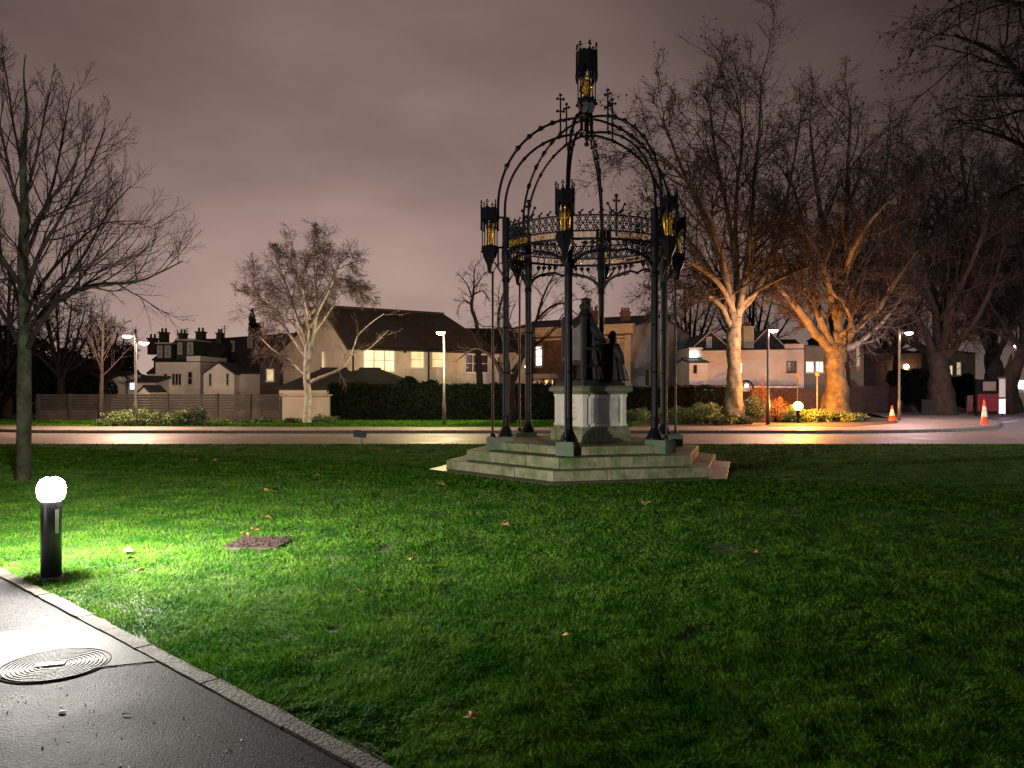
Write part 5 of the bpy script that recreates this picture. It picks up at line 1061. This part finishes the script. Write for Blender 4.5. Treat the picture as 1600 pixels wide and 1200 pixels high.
for pc, pane in ((840, LAMB), (976, MATS['blind_glass'])):
    t = WB.at(pc); Yp = WB.pt(t, 0).y; zb = PZ(603, Yp); mb = MB(og)
    ptsA = [WB.pt(t - .42, zb - .7, .05), WB.pt(t - .42, zb + .05, .05)] + [WB.pt(t - .42 * math.cos(x_ * PI / 8), zb + .05 + .5 * math.sin(x_ * PI / 8), .05) for x_ in range(1, 8)] + [WB.pt(t + .42, zb + .05, .05), WB.pt(t + .42, zb - .7, .05)]
    mb.tube(ptsA, .09, 6); mb.tube([WB.pt(t, zb - .7, .04), WB.pt(t, zb + .5, .04)], .03, 4); f = mb.build('arched_window', STUC, rt)
    mb = MB(og); pl = [WB.pt(t - .36, zb - .7, .02)] + [WB.pt(t - .36 * math.cos(x_ * PI / 8), zb + .05 + .44 * math.sin(x_ * PI / 8), .02) for x_ in range(0, 9)] + [WB.pt(t + .36, zb - .7, .02)]; mb.add(pl, [tuple(range(len(pl)))]); mb.build('pane', lit('lit_arch', (1, .62, .3), .45) if pane is LAMB else pane, f)
t = WB.at(858); Yp = WB.pt(t, 0).y; mb = MB(og)
for s_ in (-1, 1): mb.box(WB.pt(t + s_ * .5, 1.05, .7), (.18, .18, 2.2), rz)
mb.box(WB.pt(t, 2.25, .5), (1.5, 1.2, .3), rz); pr_ = mb.build('porch', STUC, rt)
mb = MB(og); mb.box(WB.pt(t, 1.5, .03), (.6, .04, 1.0), rz); mb.build('lit_fanlight', LAMB, pr_)
WS = Wall(B, (B[0] + (-WB.n.x) * 9.6, B[1] + (-WB.n.y) * 9.6)); mb = MB(og)
mb.add([WS.pt(0, 0, .03), WS.pt(9.6, 0, .03), WS.pt(9.6, 5.3, .03), WS.pt(4.8, 6.28, .03), WS.pt(0, 5.3, .03)], [(0, 1, 2, 3, 4)]); mb.build('grey_gable', GREY, rt)
mb = MB(og); t_ = WS.at(1010); mb.box(WS.pt(t_, PZ(590, 52), .06), (.4, .1, 1.0), math.atan2(WS.d.y, WS.d.x)); mb.build('side_window', GLASSD, rt)
chimney(rt, og, 921, 934, 488, 506, 55, CHIM, 2); chimney(rt, og, 970, 984, 490, 506, 53.5, CHIM, 3); chimney(rt, og, 1010, 1018, 497, 506, 56, BRICKD, 2)
# white house with dark gables
rt, WW, og, p = house('white_house', 'white rendered house wing lit pink behind the tall plane trunk', (PX(1097, 52), 52), (PX(1256, 50), 50), 5, PZ(547, 51), None, PINK, SLATE)
mb = MB(og); ta = WW.at(1226); mb.box(WW.pt((ta + WW.L) / 2, PZ(542, 50.3), -2.4), (WW.L - ta, 4.8, .36), math.atan2(WW.d.y, WW.d.x)); mb.build('parapet', PINK, rt)
window(rt, og, WW, 1152, 1160, 567, 583, LWHITE, 1, 1, TRIM, .06); window(rt, og, WW, 1230, 1244, 565, 581, GLASSD, 2, 1, mat('dark_frame', (.05, .05, .05), .6), .06)
rt, W1, og, p = house('white_outhouse', 'small white outhouse with sloping roof right of the grey gable', (PX(1077, 50.5), 50.5), (PX(1106, 50.5), 50.5), 4, PZ(566, 50.5), PZ(560, 50.5), PALE, SLATE, over=.08)
window(rt, og, W1, 1084, 1088, 571, 583, GLASSD, 1, 1, IRON, .04, sill=False)
rt, W1, og, p = house('white_side_wall', 'tall narrow white wall with a bright lamp right of the grey gable', (PX(1077, 52.5), 52.5), (PX(1098, 52.5), 52.5), 4, PZ(543, 52.5), None, PALE, SLATE)
mb = MB(og); mb.box(W1.pt(W1.at(1083), PZ(554, 52.5), .08), (.5, .12, .28)); mb.build('wall_light', lit('wall_light', (.85, 1, 1), 6), rt)
for a_, b_, ap, lb in ((1084, 1136, 518, 'dark gabled house with pale bargeboards behind the white wing'), (1172, 1224, 514, 'second dark gabled house right of the beige chimney')):
    rt, W1, og, p = house('gabled_house', lb, (PX(a_, 56), 56), (PX(b_, 56), 56), 6, PZ(543, 56), PZ(ap + 2, 56), BRICKD, SLATE, 'across', over=.1, group='dark gabled houses')
    mb = MB(og); xm = W1.L / 2; mb.tube([W1.pt(-.2, PZ(545, 56), .16), W1.pt(xm, PZ(ap, 56), .16), W1.pt(W1.L + .2, PZ(545, 56), .16)], .055, 4); mb.build('bargeboard', TRIM, rt)
    if a_ == 1084: window(rt, og, W1, 1104, 1111, 527, 543, MATS['pale_glass'], 1, 2, fw=.07, sill=False)
    else: chimney(rt, og, 1160, 1176, 512, 540, 55, CREAM, 2)
rt, W1, og, p = house('dark_roof_range', 'low dark roof between the gabled houses and the grey block', (PX(1120, 58), 58), (PX(1262, 58), 58), 5, PZ(548, 58), PZ(530, 58), BRICKD, SLATE, over=.05)
rt, W1, og, p = house('grey_block', 'grey rendered block with two pale lit windows beside the broad plane trunk', (PX(1256, 51), 51), (PX(1296, 51), 51), 5, PZ(541, 51), None, mat('grey_block', (.2, .2, .18), .85, 0, .15, 1), SLATE)
window(rt, og, W1, 1259, 1271, 565, 582, LCOOL, 2, 1, TRIM, .05); window(rt, og, W1, 1274, 1286, 565, 582, LCOOL, 2, 1, TRIM, .05)
rt, W1, og, p = house('garden_wall', 'long pinkish garden wall with slate coping below the white house', (PX(1060, 46), 46), (PX(1246, 46), 46), .3, PZ(603, 46), None, PINK, SLATE, cat='wall')
fr2 = empty('garden_arch', (PX(1166, 45.3), 45.3, 0), 'small dark arched garden gate with a round light by the wall', 'gate'); mb = MB((PX(1166, 45.3), 45.3, 0)); c_ = PX(1166, 45.3)
mb.tube([(c_ - .42, 45.3, 0), (c_ - .42, 45.3, 1.4)] + [(c_ - .42 * math.cos(x_ * PI / 8), 45.3, 1.4 + .5 * math.sin(x_ * PI / 8)) for x_ in range(1, 8)] + [(c_ + .42, 45.3, 1.4), (c_ + .42, 45.3, 0)], .06, 6); mb.build('arch_frame', IRON, fr2)
mb = MB((PX(1166, 45.3), 45.3, 0)); mb.box((c_, 45.3, .65), (.8, .05, 1.3)); mb.build('gate_leaf', WOODP, fr2)
mb = MB((PX(1166, 45.3), 45.3, 0)); mb.ball((c_, 45.25, 1.62), .12, 8); mb.build('arch_light', lit('arch_light', (1, .85, .85), 3), fr2)
# right-hand houses
rt, W1, og, p = house('bay_house', 'brick house with tall pale bay window right of the broad plane', (PX(1316, 60), 60), (PX(1366, 60), 60), 7, PZ(525, 60), PZ(515, 60), BRICKD, SLATE, over=.1, group='houses on the right')
mb = MB(og); mb.box((PX(1335, 59.6), 59.6, PZ(563, 59.6) - .6), (1.0, .9, 3.4)); mb.build('bay', mat('bay_wall', (.3, .28, .23), .8), rt)
Wb = Wall((PX(1325, 59.1), 59.1), (PX(1345, 59.1), 59.1)); window(rt, og, Wb, 1327, 1334, 541, 572, MATS['blind_glass'], 1, 2, TRIM, .06); window(rt, og, Wb, 1337, 1343, 541, 572, LDIM, 1, 2, TRIM, .06)
rt, W1, og, p = house('dark_house', 'dark brick house with chimney behind the purple street lamp', (PX(1366, 64), 64), (PX(1440, 64), 64), 7, PZ(553, 64), PZ(543, 64), BRICKD, SLATE, over=.1, group='houses on the right'); chimney(rt, og, 1390, 1397, 538, 546, 66, BRICKD, 2)
rt, W1, og, p = house('yellow_lit_house', 'dim house with two tall yellow windows right of the dark plane', (PX(1470, 66), 66), (PX(1524, 66), 66), 7, PZ(552, 66), PZ(545, 66), mat('dim_wall', (.16, .13, .09), .85, 0, .2, 1), SLATE, over=.1, group='houses on the right')
window(rt, og, W1, 1483, 1488, 571, 586, LWARM, 1, 1, TRIM, .05); window(rt, og, W1, 1494, 1501, 566, 586, LDIM, 1, 2, TRIM, .05)
rt, W1, og, p = house('lit_kiosk', 'low tan building with a bright white fascia at the right edge', (PX(1578, 54), 54), (PX(1625, 54), 54), 4, PZ(604, 54), None, mat('tan_wall', (.5, .36, .2), .8, 0, .1, 1), SLATE, cat='building')
mb = MB(og); mb.box(W1.pt(W1.L / 2, PZ(601, 54), .1), (W1.L, .25, .6)); mb.build('fascia', lit('fascia', (1, .95, .82), 2.2), rt)
window(rt, og, W1, 1582, 1598, 602, 613, MATS['blind_glass'], 2, 1, TRIM, .06, sill=False)
# dark wooden fence and wall on the right
def bfence(name, label, x0, y0, x1, y1, h, m, board=.15, cat='fence'):
    W_ = Wall((x0, y0), (x1, y1)); og = (x0, y0, 0); root = empty(name, og, label, cat); mb = MB(og); t = 0; rz = math.atan2(W_.d.y, W_.d.x)
    while t < W_.L: mb.box(W_.pt(t + board / 2, h / 2 + random.uniform(-.02, .02)), (board - .015, .03, h), rz); t += board
    mb.build('boards', m, root); mb = MB(og)
    for z_ in (.3, h - .25): mb.box(W_.pt(W_.L / 2, z_, -.04), (W_.L, .05, .08), rz)
    mb.build('rail', m, root)
bfence('board_fence', 'brown vertical board fence between the amber light and the arched gate', PX(1172, 45.0), 45.0, PX(1300, 46), 46, 1.5, mat('fence_brown', (.09, .05, .035), .85, 0, .3, 3))
bfence('board_fence', 'dark vertical board fence behind the small cone at the right', PX(1318, 48), 48, PX(1462, 50), 50, 1.6, mat('fence_dark', (.05, .032, .028), .85, 0, .3, 3))
bfence('picket_gate', 'small dark picket gate left of the third plane trunk', PX(1440, 44.5), 44.5, PX(1462, 44.5), 44.5, .85, WOODP, .2, 'gate')

# ---------------------------------------------------------------- street lamps
POLE = mat('galvanised', (.14, .135, .13), .45, .5, .2, 6)
def street_lamp(label, px, py, pyh, side, col, power, group='street lamps along the road', double=False, ext=.3, es=40, off=.22, loc=None, Hh=None):
    g = loc or G(px, py); root = empty('street_lamp', (g[0], g[1], 0), label, 'street lamp', group); hz = Hh or PZ(pyh, g[1])
    mb = MB(); mb.lathe([(.08, 0), (.08, .9), (.055, .95), (.045, hz + .05), (.04, hz + ext)], 12); mb.build('pole', POLE, root, True)
    for s_, z_ in ((side, hz),) + (((-side, hz - .28),) if double else ()):
        mb = MB(); mb.tube([(0, 0, z_ - .02), (s_ * off * .5, 0, z_ + .04), (s_ * off, 0, z_ + .05)], .025, 6); mb.build('arm', POLE, root)
        mb = MB(); mb.lathe([(.15, z_ + .045), (.16, z_ + .06), (.1, z_ + .1), (.01, z_ + .115)], 20, (s_ * (off + .12), 0, 0), sx=1.35, sy=.8); h_ = mb.build('lamp_head', POLE, root, True)
        mb = MB(); mb.lathe([(.01, z_ - .075), (.07, z_ - .06), (.13, z_ - .01), (.148, z_ + .044)], 20, (s_ * (off + .12), 0, 0), sx=1.3, sy=.8, cap=False); mb.build('lens', mat('lens_' + label[:12] + str(px), (.8, .8, .8), .4, emit=col, es=es), h_, True)
        ld = bpy.data.lights.new('lamp_light', 'POINT'); ld.shadow_soft_size = .08; ld.use_nodes = True; q_f = ld.node_tree.nodes.new('ShaderNodeLightFalloff'); q_f.inputs['Strength'].default_value = 1; q_f.inputs['Smooth'].default_value = 1.6; ld.node_tree.links.new(q_f.outputs['Quadratic'], ld.node_tree.nodes['Emission'].inputs['Strength']); ld.energy = power * 6 * (.35 if s_ != side else 1); ld.color = col
        lo_ = bpy.data.objects.new('lamp_light', ld); C.objects.link(lo_); lo_.parent = root; lo_.location = (s_ * (off + .12), 0, z_ - .13)
    return root
street_lamp('double headed pink street lamp at the left by the shrubs', 212, 666, 526, -1, (1, .64, .46), 420, double=True)
street_lamp('yellow street lamp on the grass verge right of the birch', 694, 664, 521, -1, (1, .8, .42), 330, ext=.0, off=.02)
street_lamp('warm street lamp in the planting bed right of the tall plane', 1200, 664, 517, 1, (1, .6, .45), 270, ext=.35, off=.1)
street_lamp('purple tinged street lamp left of the third plane tree', 1405, 657, 521, 1, (1, .72, .78), 200, ext=.3, off=.34)
street_lamp('violet street lamp at the right edge beside the tan building', 1583, 646, 541, 1, (.85, .68, 1), 220, ext=.25, off=.1)
street_lamp('cool white street lamp just outside the frame at the right', 0, 0, 0, -1, (.85, .92, 1), 900, loc=(26.5, 22.8), Hh=4.7)
# small lights on buildings
def wall_lantern(label, px, py, Y, col, es, r_=.1, power=20):
    c_ = P3(px, py, Y); root = empty('wall_lantern', c_, label, 'lamp'); mb = MB(); mb.ball((0, 0, 0), r_, 8); mb.build('globe', mat('globe' + str(px), (.8, .8, .8), .4, emit=col, es=es), root)
    mb = MB(); mb.tube([(0, .0, r_), (0, .1, r_ + .1), (0, .3, r_ + .1)], .02, 5); mb.build('bracket', IRON, root)
    ld = bpy.data.lights.new('lantern_light', 'POINT'); ld.energy = power; ld.color = col; ld.shadow_soft_size = .1; lo_ = bpy.data.objects.new('lantern_light', ld); C.objects.link(lo_); lo_.parent = root; lo_.location = (0, -.25, -.1)
wall_lantern('orange globe lamp on the dark house at the right', 1416, 573, 63.6, (1, .5, .22), 30, .2, 120)
wall_lantern('small red orange lamp beside the brick villa', 822, 573, 50, (1, .25, .08), 25, .09, 15)
wall_lantern('tiny amber lamp behind the unlit window of the cream house', 745, 574, 46.2, (1, .45, .1), 12, .06, 4)
# amber beacon and belisha-like posts
ga = G(1247, 661); root = empty('amber_beacon', (ga.x, ga.y, 0), 'glaring amber lamp on a short post among the shrubs', 'lamp')
mb = MB(); mb.lathe([(.07, 0), (.07, .52), (.09, .54)], 12); mb.build('post', IRON, root); mb = MB(); mb.ball((0, 0, .74), .2, 14); mb.build('globe', mat('amber_globe', (.8, .5, .1), .4, emit=(1, .55, .1), es=24), root, True)
ld = bpy.data.lights.new('beacon_light', 'POINT'); ld.use_nodes = True; q_f = ld.node_tree.nodes.new('ShaderNodeLightFalloff'); q_f.inputs['Strength'].default_value = 1; q_f.inputs['Smooth'].default_value = 2.5; ld.node_tree.links.new(q_f.outputs['Quadratic'], ld.node_tree.nodes['Emission'].inputs['Strength']); ld.energy = 4600; ld.color = (1, .33, .03); ld.shadow_soft_size = .17; lo_ = bpy.data.objects.new('beacon_light', ld); C.objects.link(lo_); lo_.parent = root; lo_.location = (.1, -.14, 1.05)

mb = MB(); mb.lathe([(.1, .54), (.12, .56), (.1, .58)], 12); mb.build('collar', IRON, root)
for px, pyt, pyb, lb in ((1277, 584, 658, 'thin amber lit post with a ball top right of the amber lamp'), (1246, 586, 654, 'thin post with a round top behind the amber lamp')):
    g = G(px, pyb); root = empty('marker_post', (g.x, g.y, 0), lb, 'post', 'thin marker posts'); z_ = PZ(pyt, g.y); mb = MB(); mb.lathe([(.06, 0), (.06, .3), (.035, .34), (.035, z_ - .1)], 10); mb.build('pole', POLE, root); mb = MB(); mb.lathe([(.03, z_ - .12), (.08, z_ - .08), (.1, z_), (.08, z_ + .08), (.02, z_ + .12)], 10); mb.build('ball_top', mat('orange_paint', (.5, .2, .05), .6), root, True)

# ---------------------------------------------------------------- cones, small signs, notice board
ORANGE = mat('cone_orange', (.75, .1, .03), .5, 0, .1, 8); WHITEB = mat('cone_white', (.75, .75, .75), .4, 0, .1, 8); RUB = mat('cone_base', (.04, .03, .03), .8)
def cone(label, px, py, h):
    g = G(px, py, -.1 if px > 1450 else 0); z0 = -.1 if px > 1450 else 0; root = empty('traffic_cone', (g.x, g.y, z0), label, 'traffic cone', 'traffic cones on the pavement')
    mb = MB(); mb.box((0, 0, .02), (.4, .4, .04)); mb.build('base', RUB, root)
    f = lambda t_: .16 * (1 - t_) + .03 * t_
    mb = MB(); mb.lathe([(f(0), .04), (f(.35), .04 + h * .33), (f(.36), .04 + h * .33), (f(.6), .04 + h * .57)], 20, cap=False); mb.lathe([(f(.75), .04 + h * .72), (f(1), h), (.01, h + .01)], 20, cap=False); mb.build('body', ORANGE, root, True)
    mb = MB(); mb.lathe([(f(.36) + .003, .04 + h * .34), (f(.58) + .003, .04 + h * .55)], 20, cap=False); mb.lathe([(f(.6), .04 + h * .57), (f(.75), .04 + h * .72)], 20, cap=False); mb.build('reflective_sleeve', WHITEB, root, True)
cone('smaller traffic cone standing left of the purple lamp post', 1394, 659, .72); cone('tall traffic cone standing in the road before the notice board', 1538, 667, 1.15); cone('partly cut off cone in front of the tan building', 1596, 645, .9)
g = G(1545, 649); root = empty('notice_board', (g.x, g.y, 0), 'dark notice board with a red lower panel and pale poster', 'notice board'); 
for s_ in (-.7, .7): mb = MB(); mb.box((s_, 0, 1.0), (.1, .1, 2.0)); mb.build('post', IRON, root)
mb = MB(); mb.box((0, -.02, .7), (1.3, .06, .95)); mb.build('red_panel', mat('red_panel', (.16, .015, .025), .5, 0, .2, 3), root)
mb = MB(); mb.box((0, -.02, 1.6), (1.3, .06, .75)); hd = mb.build('header_panel', IRON, root); mb = MB(); mb.box((0, -.06, 1.6), (.7, .02, .5)); mb.build('poster', mat('poster', (.25, .18, .17), .6, 0, .2, 3), hd)
g = G(1565, 649); root = empty('glass_panel', (g.x, g.y, 0), 'tall blue white lit glass panel right of the red notice board', 'display panel')
mb = MB(); mb.box((0, 0, 1.05), (.42, .08, 2.1)); mb.build('frame', POLE, root); mb = MB(); mb.box((0, -.05, 1.5), (.34, .03, 1.0)); mb.build('upper_pane', lit('pane_blue', (.4, .45, .8), .25), root); mb = MB(); mb.box((0, -.05, .5), (.34, .03, .8)); mb.build('lower_pane', lit('pane_white', (.75, .85, 1), 1.6), root)
g = G(1515, 645); root = empty('sandwich_board', (g.x, g.y, 0), 'small leaning red and white board left of the notice board', 'sign')
mb = MB(); mb.box((0, 0, .55), (.36, .04, 1.0), M=Matrix.Rotation(.12, 3, 'X')); mb.build('panel', mat('board_red', (.3, .1, .08), .6, 0, .3, 8), root); mb = MB(); mb.box((0, .18, .5), (.36, .04, 1.0), M=Matrix.Rotation(-.15, 3, 'X')); mb.build('rear_panel', WOODP, root)
g = G(566, 699); root = empty('lawn_plaque', (g.x, g.y, 0), 'small dark rectangular plaque on a thin stake at the lawn edge', 'plaque')
mb = MB(); mb.tube([(0, 0, 0), (-.03, 0, .3)], .008, 6); mb.build('stake', IRON, root); mb = MB(); mb.box((-.05, -.01, .36), (.34, .03, .2), M=Matrix.Rotation(-.5, 3, 'X') @ Matrix.Rotation(.12, 3, 'Y')); mb.build('plate', mat('plaque_metal', (.07, .085, .095), .45, .3, .3, 20), root)

# ---------------------------------------------------------------- litter on the path
PEB = mat('pale_stone', (.4, .39, .37), .7, 0, .2, 20)
g = G(97, 1112); mb = MB(); mb.lathe([(.004, 0), (.018, .002), (.02, .005), (.012, .008), (.002, .009)], 12, sx=1, sy=.6); o = mb.build('flat_pebble', PEB, None, True); o.location = (g.x, g.y, -.004); tag(o, 'pale flat round spot lying alone on the dark path', 'pebble')
g = G(190, 1116); mb = MB(); mb.tube([(0, 0, .004), (.02, .006, .008), (.045, .002, .005)], [.002, .003, .001], 5); o = mb.build('broken_twig', BARK); o.location = (g.x, g.y, -.004); tag(o, 'short dark twig lying on the path below the manhole cover', 'twig')
rg_ = random.Random(4); mb = MB()
for i in range(1400):
    t = rg_.uniform(-4, 8); o_ = .12 + abs(rg_.gauss(0, .25)) + (rg_.random() ** 2) * 2.2; x, y = epos(t, o_); s_ = rg_.uniform(.0012, .0038)
    mb.box((x, y, -.004 + s_ * .3), (s_ * 2, s_ * 1.5, s_), M=Matrix.Rotation(rg_.uniform(0, 6), 3, 'Z') @ Matrix.Rotation(rg_.uniform(-.6, .6), 3, 'X'))
tag(mb.build('path_grit', mat('grit', (.07, .066, .06), .7, 0, .3, 20, island=.7)), 'scattered grit and small stones on the path', 'grit', kind='stuff')
